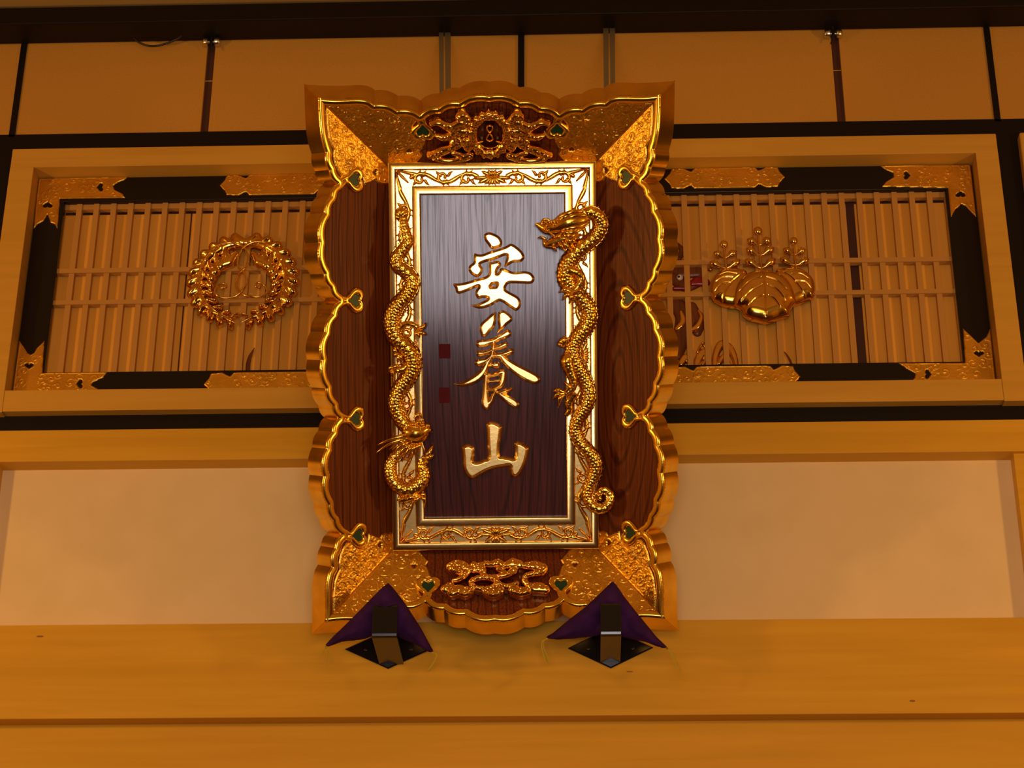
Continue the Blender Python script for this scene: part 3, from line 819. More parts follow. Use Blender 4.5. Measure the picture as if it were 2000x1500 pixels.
yo_d1 = [(1000, 110), (990, 200), (985, 290), (950, 400), (880, 470), (830, 540), (770, 580), (710, 570), (680, 510), (665, 420), (690, 320), (790, 230), (900, 130), (960, 100)]
yo_d2 = [(1110, 60), (1180, 80), (1260, 140), (1310, 210), (1290, 280), (1210, 340), (1150, 410), (1080, 460), (1010, 520), (1005, 500), (1035, 400), (1022, 300), (1022, 180), (1035, 100)]
yo_str = [([(670, 715), (760, 705), (860, 680), (960, 650), (1040, 605), (1130, 560), (1215, 515)], [75, 75, 62, 58, 60, 70, 78]),
          ([(940, 660), (940, 780), (920, 900), (880, 1000), (830, 1070)], [60, 52, 55, 55, 60]),
          ([(660, 905), (760, 895), (870, 860), (960, 810), (1060, 780), (1165, 735)], [62, 52, 50, 50, 55, 66]),
          ([(645, 1085), (720, 1065), (800, 1035), (880, 970), (960, 945), (1080, 930), (1180, 905), (1280, 865)], [75, 68, 55, 52, 52, 50, 58, 62]),
          ([(830, 1070), (760, 1230), (680, 1330), (590, 1400), (450, 1470), (300, 1512), (170, 1500)], [62, 72, 76, 78, 66, 38, 8]),
          ([(1010, 950), (1090, 960), (1180, 1060), (1350, 1190), (1550, 1310), (1720, 1395), (1775, 1415)], [50, 62, 78, 96, 112, 105, 82]),
          ([(850, 1070), (880, 1100), (950, 1135), (1005, 1130)], [50, 48, 58, 72]),
          ([(800, 1340), (790, 1500), (785, 1700), (785, 1880), (800, 1925)], [62, 58, 66, 86, 88]),
          ([(800, 1345), (950, 1320), (1110, 1270), (1130, 1320), (1110, 1460), (1050, 1540), (880, 1610), (800, 1630)], [55, 45, 64, 68, 66, 55, 42, 40]),
          ([(830, 1455), (950, 1445), (1060, 1430)], [30, 28, 28]),
          ([(800, 1905), (880, 1850), (930, 1730), (960, 1660), (985, 1640)], [75, 60, 45, 35, 30]),
          ([(1280, 1600), (1180, 1640), (1060, 1685), (1000, 1670)], [42, 55, 48, 20]),
          ([(1040, 1680), (1180, 1775), (1330, 1870), (1365, 1905)], [45, 76, 88, 78])]
yama = [(830, 245), (890, 225), (980, 245), (1090, 310), (1110, 380), (1090, 560), (1070, 700), (1070, 890), (1130, 905), (1250, 930), (1340, 940), (1350, 760), (1340, 660), (1400, 625), (1490, 640), (1590, 700), (1630, 760), (1625, 850), (1590, 1000), (1540, 1130), (1470, 1260), (1400, 1320), (1330, 1325), (1270, 1270), (1250, 1180), (1240, 1110), (1130, 1130), (1000, 1150), (850, 1195), (700, 1270), (560, 1350), (490, 1355), (420, 1300), (360, 1200), (335, 1100), (330, 950), (315, 800), (315, 730), (370, 690), (450, 675), (530, 700), (570, 760), (575, 900), (560, 1000), (640, 1010), (740, 970), (820, 930), (810, 700), (800, 450), (800, 310)]
mapB = lambda x, y, z: np.stack([x, y, z+BW], -1)
def blur(A, n=1):
    for _ in range(n):
        A = (A+np.roll(A, 1, 0)+np.roll(A, -1, 0)+np.roll(A, 1, 1)+np.roll(A, -1, 1))/5
    return A
def char(parts, polys, holes, strokes, oy, label, W=4.6, Hh=0.0105, EX=1.0):
    allp = [P10(p, oy) for p in polys]
    st = [(P10(p, oy), np.array(r)/10.0*S) for p, r in strokes]
    f = fld(np.concatenate(allp+[a for a, _ in st]), 0.00105, 0.02)
    for p in allp: f.poly(catmull(p, 4, closed=True))
    for a, r in st:
        q = catmull(np.concatenate([a, r[:, None]], 1), 4); f.stroke(q[:, :2], q[:, 2])
    for h in holes: f.hole(P10(h, oy))
    D = np.maximum(f.F, 0); Wm = W*S
    # steep bevelled edge, then a nearly flat crown
    x = np.clip(D/Wm, 0, 1)
    H = 0.0015+Hh*(1-(1-x)**EX)
    H = blur(H, 1)
    mb = MB(); f.mesh(mb, lambda D_: D_*0+0.0012, mapB, H=H)
    o = mb.build('character', 'gold_leaf', plq, angle=80)
    tag(o, label); return o
char(0, [an_dot, an_roof, an_onna], [an_hole], [], 450, 'top gilt raised character')
char(0, [yo_d1, yo_d2], [], yo_str, 600, 'middle gilt raised character')
char(0, [yama], [], [], 800, 'bottom gilt raised character', W=6.5, Hh=0.012, EX=1.35)

# ---- two red carved seals
def seal(x0, x1, y0, y1, rows):
    a = PPc(x0, y0); b = PPc(x1, y1)
    mb = MB(); mb.box(a[0], b[0], b[1], a[1], BW-0.001, BW+0.0008)
    nx = len(rows[0]); ny = len(rows); du = (b[0]-a[0])/nx; dv = (b[1]-a[1])/ny
    for j, r in enumerate(rows):
        i = 0
        while i < nx:
            if r[i] == '#':
                k = i
                while k < nx and r[k] == '#': k += 1
                mb.box(a[0]+du*i, a[0]+du*k, a[1]+dv*(j+1), a[1]+dv*j, BW+0.0008, BW+0.0022); i = k
            else: i += 1
    return mb.build('red_seal', 'red_seal', plq, smooth=False)
seal(857, 880, 672, 700, ['#####.#####', '#...#.#...#', '#.###.#.#.#', '#...#.###.#', '###.#.#...#', '#...#.#####', '.....#.....', '#.###.#.###', '#.#.#.#...#', '###.#.#.###', '#...#.#.#..', '#####.#####'])
seal(857, 879, 757, 787, ['##..#..####', '.#.###.#..#', '####.#.####', '#..###....#', '#.#..#.####', '###.##.#...', '...#...####', '####.#.#..#', '#..#.###.##', '####.#...#.', '#....#####.', '####.#...##'])

# ---- floating crest with clouds (top) and cloud scroll (bottom)
def ornament(wing, z0, strokes, label, pins, k=1.0):
    st = [np.array([list(wing.px(x, y, z0))+[r*S*(k if r > 3 else 1)] for x, y, r in s_]) for s_ in strokes]
    f = fld(np.concatenate(st)[:, :2], 0.0012, 0.02)
    for s_ in st:
        q = catmull(s_, 4) if len(s_) > 2 else s_
        f.stroke(q[:, :2], q[:, 2])
    D = np.maximum(f.F, 0)
    H = 0.003+0.016*np.sqrt(np.clip(1-(1-np.clip(D/(7*S), 0, 1))**2, 0, 1))
    g = f.copy_empty()
    for s_ in st:                                            # a carved curl on every lobe
        for k in range(0, len(s_)):
            if s_[k, 2] > 6.5*S:
                c = s_[k]; sp = spiral(c[0], c[1], c[2]*0.1, c[2]*0.75, k*1.7, 1.2, 12)
                g.stroke(sp, 0.9*S)
    H = H+0.0028*np.clip(g.F/(0.9*S), 0, 1)*(f.F > 0.002)
    H = blur(H, 1)
    mb = MB(); f.mesh(mb, lambda D_: D_*0+0.002, wing.map(z0), H=H, base=-0.013)
    o = mb.build('cloud_ornament', 'gold_cloud', plq, angle=80); tag(o, label)
    for x, y in pins:
        p = wing.px(x, y, z0)
        m2 = MB(); a = wing.pt(p[0], p[1], 0.0); b = wing.pt(p[0], p[1], z0+0.001)
        m2.tube([a, b], 0.0016, 8, up=(0.3, 0.2, 1)); m2.build('pin', 'silver', o)
    return o
def mir(ss, xc): return [[(2*xc-x, y, r) for x, y, r in s_] for s_ in ss]
tl = [[(842, 240, 3.5), (856, 237.5, 5), (870, 243, 6.5), (884, 247, 8.5), (900, 240, 9.5), (912, 240, 8)],
      [(897, 227, 7), (905, 224, 8), (913, 231, 7)],
      [(853, 262, 4), (866, 266, 6.5), (880, 262, 7.5), (895, 256, 9), (912, 255, 7)],
      [(838, 302, 4), (848, 300, 6.5), (862, 294, 8), (880, 287, 7), (893, 280, 8), (907, 272, 8), (914, 285, 8)],
      [(850, 306, 6), (866, 310, 5), (885, 310.5, 5), (903, 306, 7), (918, 301, 7)], [(886, 296, 5), (897, 299, 5), (905, 303, 5)],
      [(884, 275, 6), (892, 268, 6)]]
ring = [(956.5+33*math.cos(a), 261+37*math.sin(a), 7.2+0.8*math.cos(8*a)) for a in np.linspace(0, 2*np.pi, 33)]
leaf = [[(956.5+27*math.cos(a), 261+30*math.sin(a), 2.4), (956.5+40*math.cos(a+0.12), 261+43*math.sin(a+0.12), 4.4)] for a in np.linspace(0, 2*np.pi, 19)[:-1]]
eight = [[(956.5+6*math.sin(t), 258+15*math.cos(t/2)-1, 2.7) for t in np.linspace(0, 4*np.pi, 30)],
         [(956, 286, 2.0), (948, 285, 2.2), (940, 280, 2.4), (938, 274, 2.6), (943, 273, 2.2)], [(957, 286, 2.0), (965, 285, 2.2), (973, 280, 2.4), (975, 274, 2.6), (970, 273, 2.2)]]
ornament(WT, 0.030, tl+mir(tl, 956.5)+[ring]+leaf+eight, 'gilt wreath crest between clouds',
         [(862, 240), (900, 226), (929, 222), (949, 218), (957, 218), (984, 222), (1012, 227), (1050, 240), (1062, 300), (850, 300), (848, 240)], 1.25)
bt = [[(879, 1108, 6), (890, 1104, 7), (904, 1107, 7), (914, 1114, 6), (908, 1126, 5), (897, 1134, 4), (886, 1137, 3.5)], [(884, 1113, 6), (897, 1117, 7)],
      [(925, 1106, 6), (934, 1109, 6.5), (949, 1104, 5.5), (960, 1105, 5.5), (973, 1101, 6.5), (985, 1107, 5.5), (1001, 1102, 7.5), (1015, 1105, 7)],
      [(914, 1115, 5), (928, 1116, 5), (942, 1115, 5.5), (945, 1127, 5.5), (956, 1130, 4.5), (973, 1129, 4.5), (991, 1125, 5), (1004, 1117, 6)],
      [(1020, 1108, 5), (1033, 1107, 6.5), (1048, 1107, 7.5), (1062, 1111, 6), (1054, 1119, 6.5), (1043, 1123, 5), (1029, 1127, 4.5), (1023, 1135, 4.5), (1030, 1144, 5), (1040, 1150, 7), (1054, 1150, 8), (1065, 1153, 6.5)],
      [(871, 1152, 7), (879, 1148, 7), (883, 1158, 7.5), (897, 1154, 7.5), (908, 1158, 8), (920, 1155, 6)],
      [(945+25*math.cos(a), 1142+11*math.sin(a), 4.6) for a in np.linspace(0, 2*np.pi, 16)],
      [(949, 1156, 6.5), (963, 1160, 8), (976, 1157, 6.5)], [(968, 1135, 4.5), (977, 1144, 4.5), (991, 1149, 5), (1009, 1143, 4.5)],
      [(1001, 1155, 6), (1016, 1158, 7.5), (1030, 1157, 6)], [(973, 1115, 4), (985, 1120, 4), (990, 1125, 4)]]
ornament(WB, 0.024, bt, 'gilt interlaced cloud scroll',
         [(882, 1152), (908, 1158), (953, 1160), (964, 1160), (1016, 1158), (1024, 1157), (1049, 1153), (890, 1106), (1001, 1104), (1050, 1108)], 1.5)

# ================================================================== THE TWO DRAGONS
def scale_pat(pitch, rows, amp):
    def f(sl, th):
        k = sl/pitch; r = np.floor(k); a = k-r
        c = th*rows/(2*np.pi)+0.5*(r % 2); b = c-np.floor(c)
        h = (1-a)**0.8*np.clip(1-(2*b-1)**2-0.55*(1-a)**3, 0, 1)
        return 1+amp*h
    return f
W0 = 0.056
def dpath(pts, n=10):
    """pts: (px, py, w, radius px) -> plaque coordinates"""
    P = catmull([(x, y, w, r) for x, y, w, r in pts], n)
    V = np.array([PP(x, y, w) for x, y, w, r in P]); return V, P[:, 3]*S
def resample(V, r, step):
    L = np.concatenate([[0], np.cumsum(np.linalg.norm(np.diff(V, axis=0), axis=1))])
    t = np.arange(0, L[-1], step)
    return np.stack([np.interp(t, L, V[:, k]) for k in range(3)], 1), np.interp(t, L, r)
def body_tube(pts, parent, name='body', seg=44):
    V, r = dpath(pts); V, r = resample(V, r, 0.0026)
    mb = MB(); r = r*1.08; mb.tube(V, r, seg, scale_pat=scale_pat(0.0105, 11, 0.20), up=(0, 0, 1))
    mb.build(name, 'gold_carved', parent, angle=75)
    return V, r
def spines(V, r, parent, side=1, step=6, pts=None):
    mb = MB(); tan = np.gradient(V, axis=0); tan /= np.linalg.norm(tan, axis=1)[:, None]
    for i in range(step, len(V)-step, step):
        t = tan[i]; sd = np.cross(t, (0, 0, 1)); sd /= np.linalg.norm(sd)+1e-9
        sd = sd*side; o = sd*0.92+np.array([0, 0, 0.38]); o /= np.linalg.norm(o)
        c = V[i]+o*r[i]*0.95; h = 0.0075+0.1*r[i]; b = 0.0058
        n2 = np.cross(t, o)
        mb.add([c-t*b-o*0.003, c+t*b-o*0.003, c+n2*0.0028-o*0.003, c-n2*0.0028-o*0.003, c+o*h-t*0.005],
               [(0, 2, 4), (2, 1, 4), (1, 3, 4), (3, 0, 4)])
    # raised ridge line under the spines
    mb.tube(V+0.0*V+np.stack([(lambda q: q/np.linalg.norm(q))(np.cross(tan[i], (0, 0, 1))*side*0.92+np.array([0, 0, .38]))*r[i]*0.97 for i in range(len(V))]), 0.0030, 6)
    mb.build('spine_ridge', 'gold_carved', parent, angle=40)
def curved(mb, pts, n=6, seg=8, up=(0, 0, 1)):
    V, r = dpath(pts, n); mb.tube(V, np.maximum(r, 0.0004), seg, up=up)
def claw_foot(parent, palm, toes, wz):
    """palm: (x, y, r); toes: list of (knuckle, tip) in photo pixels"""
    mb = MB(); mb.ball(PP(palm[0], palm[1], wz), palm[2]*S, 12, 8)
    for (kx, ky), (tx, ty) in toes:
        mx, my = (kx+tx)/2, (ky+ty)/2
        curved(mb, [(palm[0], palm[1], wz, 4.2), ((palm[0]+kx)/2, (palm[1]+ky)/2, wz+0.008, 3.8), (kx, ky, wz+0.012, 4.4), (mx+0.6, my-0.6, wz+0.010, 2.8), (tx, ty, wz-0.004, 0.5)], 5, 10)
    mb.build('claw', 'gold_carved', parent, angle=60)
def leg(parent, pts):
    V, r = dpath(pts); V, r = resample(V, r, 0.003)
    mb = MB(); mb.tube(V, r, 24, scale_pat=scale_pat(0.010, 7, 0.22)); mb.build('leg', 'gold_carved', parent, angle=75)
def tuft(parent, base, tips, w, r=3.0, name='flame_tuft'):
    mb = MB()
    for (tx, ty) in tips:
        bx, by = base; mx, my = (bx+tx)/2+(ty-by)*0.14, (by+ty)/2-(tx-bx)*0.14
        curved(mb, [(bx, by, w, r), (mx, my, w+0.008, r*1.1), ((mx+tx*2)/3, (my+ty*2)/3, w+0.006, r*0.7), (tx, ty, w, 0.4)], 5, 8)
    mb.build(name, 'gold_carved', parent, angle=60)

# ---- right-hand dragon: head at the top turned to the left
dr = empty('dragon', parent=plq); tag(dr, 'dragon climbing the right side of the frame, open jaws pointing left')
WB_ = W0+0.022
rp = [(1128, 424, 0.100, 9), (1152, 414, 0.102, 11), (1168, 423, 0.098, 12.5), (1174, 441, 0.092, 13), (1163, 462, 0.088, 13.5), (1143, 479, 0.086, 14), (1122, 497, 0.084, 14.5),
      (1109, 517, 0.082, 15.5), (1106, 540, 0.082, 16), (1116, 562, 0.080, 15), (1133, 579, 0.080, 14.5), (1146, 596, 0.080, 14.5), (1152, 614, 0.080, 14.5), (1146, 636, 0.080, 14.5),
      (1132, 655, 0.080, 14.5), (1121, 674, 0.080, 14), (1120, 696, 0.080, 14), (1129, 717, 0.080, 13.5), (1141, 738, 0.080, 13), (1148, 760, 0.080, 13), (1149, 780, 0.080, 13), (1141, 800, 0.080, 12.5),
      (1129, 820, 0.080, 11.5), (1124, 842, 0.078, 11.5), (1133, 864, 0.078, 12), (1149, 881, 0.080, 12.5), (1160, 899, 0.080, 12.5), (1163, 918, 0.080, 11.5), (1157, 937, 0.080, 10.5),
      (1149, 955, 0.080, 10), (1148, 974, 0.082, 9.5), (1159, 989, 0.086, 9.5), (1176, 994, 0.090, 8.5), (1190, 983, 0.092, 8), (1192, 967, 0.092, 7.2), (1182, 957, 0.092, 6.4), (1171, 962, 0.093, 5.4), (1169, 972, 0.094, 4), (1176, 977, 0.095, 2)]
V, r = body_tube(rp, dr)
cut = int(len(V)*0.30)
spines(V[:cut], r[:cut], dr, -1); spines(V[cut:int(len(V)*0.60)], r[cut:int(len(V)*0.60)], dr, -1)
spines(V[int(len(V)*0.60):int(len(V)*0.74)], r[int(len(V)*0.60):int(len(V)*0.74)], dr, 1)
spines(V[int(len(V)*0.74):], r[int(len(V)*0.74):], dr, 1 if False else -1)
# head
hd = MB()
WH = 0.100
curved(hd, [(1150, 428, WH-0.004, 9), (1132, 430, WH+0.004, 16), (1112, 434, WH+0.008, 18.5), (1095, 440, WH+0.006, 16), (1080, 444, WH+0.002, 12.5), (1068, 446, WH, 10), (1060, 443, WH-0.002, 7.5), (1052, 439, WH-0.004, 4.5), (1045, 437, WH-0.004, 0.8)], 6, 18)
curved(hd, [(1116, 458, WH-0.006, 15), (1100, 466, WH-0.006, 14), (1086, 472, WH-0.006, 11.5), (1074, 476, WH-0.006, 9), (1066, 475, WH-0.006, 6), (1063, 466, WH-0.006, 2.8)], 6, 14)
curved(hd, [(1065, 467, WH-0.006, 3.0), (1058, 463, WH-0.006, 2.4), (1050, 464, WH-0.006, 0.6)], 5, 8)
curved(hd, [(1122, 450, WH-0.004, 15), (1110, 466, WH-0.006, 15), (1107, 484, WH-0.012, 12)], 6, 14)
for x, y, q in ((1098, 428, 7), (1108, 424, 6), (1086, 434, 6), (1102, 458, 7), (1090, 462, 5), (1118, 470, 6)): hd.ball(PP(x, y, WH+0.020), q*S, 10, 8)
for x, y, q in ((1062, 433, 4.5), (1069, 434, 4), (1070, 441, 5.5)): hd.ball(PP(x, y, WH+0.010), q*S, 10, 8)
sp_ = [(1058, 438), (1060, 430), (1068, 428), (1074, 433), (1072, 439)]
curved(hd, [(x, y, WH+0.006, 2.2) for x, y in sp_], 5, 8)
for k in range(7): hd.ball(PP(1075+k*4.2, 434-k*1.5, WH+0.020), 3.6*S, 8, 6)
for k in range(16):
    a_ = k*2.4; hd.ball(PP(1074+14*math.cos(a_)*(k/16)**.5*0.9, 446+5*math.sin(a_), WH+0.014), (2.4+0.8*math.sin(k))*S, 8, 6)
for k in range(5): curved(hd, [(1061+k*7, 447+k*0.6, WH+0.004, 1.7), (1061.5+k*7, 453+k*0.6, WH+0.003, 0.3)], 3, 6)
for k in range(4): curved(hd, [(1069+k*7, 467-k*0.9, WH+0.002, 1.6), (1069+k*7, 461-k*0.9, WH+0.002, 0.3)], 3, 6)
hd.build('head', 'gold_carved', dr, angle=65)
ey = MB(); ey.ball(PP(1083, 439, WH+0.026), 3.6*S, 12, 8); ey.build('eye', 'gold_leaf', dr)
hn = MB()
curved(hn, [(1104, 421, WH+0.012, 3.6), (1122, 416, WH+0.016, 3.4), (1138, 409, WH+0.018, 2.8), (1152, 403, WH+0.018, 1.2)], 6, 10)
curved(hn, [(1086, 428, WH+0.012, 2.6), (1096, 419, WH+0.016, 2.4), (1104, 416, WH+0.016, 1.6), (1110, 418, WH+0.016, 0.5)], 6, 10)
hn.build('horn', 'gold_carved', dr)
mn = MB()
for (x0_, y0_, x1_, y1_, bow, q) in ((1094, 424, 1150, 408, -3, 5.0), (1098, 430, 1156, 417, -3, 5.4), (1100, 437, 1154, 427, 2, 5.6), (1100, 445, 1154, 436, 3, 5.4), (1099, 452, 1146, 446, 4, 5.2), (1098, 458, 1134, 458, 3, 4.8),
                                     (1104, 464, 1128, 474, 3, 4.6), (1100, 468, 1116, 490, 3, 4.4), (1092, 472, 1104, 490, 2, 3.8), (1080, 478, 1088, 492, 1, 3.2), (1092, 430, 1128, 416, -2, 4.2), (1096, 448, 1132, 440, 2, 4.4)):
    mx, my = (x0_+x1_)/2, (y0_+y1_)/2+bow
    k_ = 0.018 if y0_ < 462 else 0.008
    curved(mn, [(x0_, y0_, WH+k_, q*0.7), ((x0_+mx)/2, (y0_+my)/2+bow*0.3, WH+k_+0.010, q), (mx, my, WH+k_+0.010, q*0.85), ((x1_+mx)/2, (y1_+my)/2-bow*0.5, WH+k_+0.002, q*0.6), (x1_, y1_, WH+k_*0.4, 0.4)], 5, 8)
mn.build('mane', 'gold_carved', dr)
wk = MB()
curved(wk, [(1072, 453, WH+0.012, 2.0), (1088, 464, WH+0.022, 2.2), (1100, 455, WH+0.032, 2.2), (1116, 454, WH+0.034, 2.0), (1132, 446, WH+0.030, 1.7), (1151, 440, WH+0.020, 0.5)], 7, 8)
wk.build('whisker', 'gold_carved', dr)
leg(dr, [(1108, 528, 0.098, 9.5), (1122, 530, 0.104, 8.5), (1136, 540, 0.104, 7), (1131, 556, 0.104, 6.2), (1122, 568, 0.104, 6)])
claw_foot(dr, (1116, 571, 6.5), [((1103, 566), (1092, 572)), ((1107, 576), (1098, 587)), ((1116, 580), (1111, 594)), ((1134, 568), (1143, 583))], 0.104)
leg(dr, [(1112, 694, 0.098, 11), (1108, 706, 0.104, 12), (1113, 724, 0.104, 10), (1119, 742, 0.104, 8), (1118, 758, 0.104, 6.5), (1104, 768, 0.104, 5.5)])
claw_foot(dr, (1104, 768, 6.5), [((1090, 762), (1078, 766)), ((1090, 770), (1078, 780)), ((1094, 777), (1090, 797)), ((1112, 756), (1101, 745))], 0.104)
leg(dr, [(1122, 768, 0.085, 8), (1112, 786, 0.078, 8), (1112, 802, 0.078, 6), (1104, 812, 0.078, 4)])
tuft(dr, (1100, 676), [(1096, 660), (1104, 656), (1114, 658), (1090, 668)], 0.096, 3.6)
tuft(dr, (1166, 974), [(1158, 962), (1166, 958), (1178, 964)], 0.096, 2.4)

# ---- left-hand dragon: tail at the top, head below turned to the right
dl = empty('dragon', parent=plq); tag(dl, 'dragon winding down the left side of the frame, head low and turned right')
lp = [(788, 424, 0.076, 6), (789, 440, 0.078, 8), (793, 457, 0.080, 9), (795, 473, 0.080, 10), (785, 488, 0.080, 11), (775, 503, 0.080, 12), (777, 519, 0.080, 12), (791, 529, 0.080, 12.5),
      (803, 542, 0.080, 13), (804, 560, 0.080, 13.5), (792, 579, 0.080, 14), (776, 597, 0.080, 14.5), (767, 618, 0.080, 15), (767, 641, 0.080, 15), (776, 662, 0.080, 15), (791, 676, 0.080, 15), (803, 692, 0.080, 15.5),
      (806, 712, 0.080, 15.5), (800, 732, 0.080, 15), (788, 750, 0.080, 14.5), (777, 768, 0.080, 14), (773, 788, 0.080, 14), (778, 808, 0.080, 13.5), (788, 826, 0.082, 13), (800, 838, 0.088, 12)]
V, r = body_tube(lp, dl)
n_ = len(V)
spines(V[:int(n_*.18)], r[:int(n_*.18)], dl, 1); spines(V[int(n_*.18):int(n_*.36)], r[int(n_*.18):int(n_*.36)], dl, -1)
spines(V[int(n_*.36):int(n_*.78)], r[int(n_*.36):int(n_*.78)], dl, -1); spines(V[int(n_*.78):], r[int(n_*.78):], dl, -1)
body_tube([(796, 872, 0.070, 9), (778, 884, 0.074, 9.5), (765, 900, 0.078, 10), (762, 920, 0.082, 11), (768, 940, 0.084, 11.5), (784, 954, 0.086, 12), (803, 955, 0.088, 13), (820, 944, 0.088, 13.5), (828, 926, 0.088, 11), (824, 910, 0.090, 8.5), (826, 898, 0.092, 6.5)], dl, 'coil')
hd = MB(); WH = 0.100
curved(hd, [(792, 838, WH-0.01, 10), (800, 844, WH, 15), (812, 846, WH+0.004, 16.5), (822, 843, WH+0.004, 14), (830, 839, WH+0.002, 11), (836, 837, WH, 8), (839, 835, WH, 4)], 6, 18)
curved(hd, [(806, 858, WH, 11), (816, 860, WH, 9.5), (825, 856, WH, 7.5), (831, 850, WH, 5), (836, 845, WH, 2)], 6, 14)
for x, y, q in ((818, 826, 6.0), (808, 829, 5.5), (815, 835, 6.5), (836, 832, 4.5), (838, 840, 4.0), (803, 852, 5.5), (812, 856, 5)): hd.ball(PP(x, y, WH+0.014), q*S, 12, 8)
for k in range(6): hd.ball(PP(826+0.8*k, 820+4.6*k, WH+0.016), 2.7*S, 8, 6)
curved(hd, [(810, 818, WH+0.008, 3), (816, 811, WH+0.010, 4.5), (821, 811, WH+0.010, 3), (823, 818, WH+0.010, 1)], 5, 10)
for k in range(4): curved(hd, [(818+k*5, 852-k*1.5, WH+0.016, 1.6), (819+k*5, 858-k*1.5, WH+0.014, 0.3)], 3, 6)
hd.build('head', 'gold_carved', dl, angle=65)
ey = MB(); ey.ball(PP(807, 842, WH+0.030), 3.6*S, 12, 8); ey.ball(PP(823, 836, WH+0.026), 3.0*S, 12, 8); ey.build('eye', 'gold_leaf', dl)
hn = MB()
curved(hn, [(797, 850, WH+0.014, 3.8), (782, 853, WH+0.020, 4.4), (767, 857, WH+0.022, 3.4), (752, 862, WH+0.020, 2.2), (738, 869, WH+0.014, 0.4)], 6, 10)
curved(hn, [(796, 857, WH+0.008, 3.4), (780, 860, WH+0.014, 3.8), (764, 865, WH+0.016, 3.2), (749, 874, WH+0.014, 2.0), (735, 884, WH+0.008, 0.4)], 6, 10)
hn.build('horn', 'gold_carved', dl)
mn = MB()
for (x0_, y0_, x1_, y1_, bow, q) in ((796, 858, 760, 878, -3, 3.6), (800, 862, 766, 890, -3, 4), (804, 866, 776, 898, -3, 4), (808, 868, 786, 902, -2, 4), (812, 868, 796, 900, -2, 3.6), (818, 866, 806, 894, -2, 3.4),
                                     (822, 864, 816, 888, -1, 3), (798, 838, 780, 862, 0, 3), (800, 832, 784, 850, -2, 3)):
    mx, my = (x0_+x1_)/2+bow, (y0_+y1_)/2+bow
    curved(mn, [(x0_, y0_, WH+0.004, q*0.6), ((x0_+mx)/2, (y0_+my)/2, WH+0.013, q), (mx, my, WH+0.012, q*0.85), ((x1_+mx)/2, (y1_+my)/2, WH+0.008, q*0.55), (x1_, y1_, WH, 0.4)], 5, 8)
mn.build('mane', 'gold_carved', dl)
wk = MB(); curved(wk, [(822, 858, WH+0.006, 1.6), (826, 870, WH+0.008, 1.5), (829, 880, WH+0.008, 1.3), (831, 888, WH+0.004, 0.5)], 6, 8); wk.build('whisker', 'gold_carved', dl)
claw_foot(dl, (829, 894, 6.0), [((837, 886), (847, 867)), ((840, 893), (848, 886)), ((833, 903), (829, 908))], 0.098)
leg(dl, [(781, 640, 0.088, 6), (793, 632, 0.094, 5), (806, 634, 0.098, 5), (816, 640, 0.098, 4.6)])
claw_foot(dl, (818, 642, 4.8), [((824, 640), (832, 630)), ((822, 650), (833, 655)), ((814, 652), (820, 660))], 0.098)
leg(dl, [(794, 716, 0.092, 8), (784, 722, 0.098, 6.5), (774, 724, 0.100, 5.5)])
claw_foot(dl, (771, 724, 6), [((763, 718), (757, 731)), ((766, 727), (768, 746)), ((772, 716), (780, 712))], 0.098)
leg(dl, [(783, 976, 0.084, 7), (796, 974, 0.090, 6.5), (810, 970, 0.094, 5.5), (820, 969, 0.096, 5)])
claw_foot(dl, (821, 969, 5.4), [((828, 974), (829, 992)), ((827, 966), (832, 976)), ((812, 976), (806, 984))], 0.096)
tuft(dl, (787, 430), [(776, 406), (783, 402), (792, 404), (798, 412), (772, 416)], 0.072, 4.2, 'tail_tuft')
tuft(dl, (776, 690), [(770, 678), (768, 694), (776, 708), (784, 706)], 0.088, 4.0)
tuft(dl, (782, 968), [(780, 984), (788, 990), (776, 978)], 0.082, 3.6)

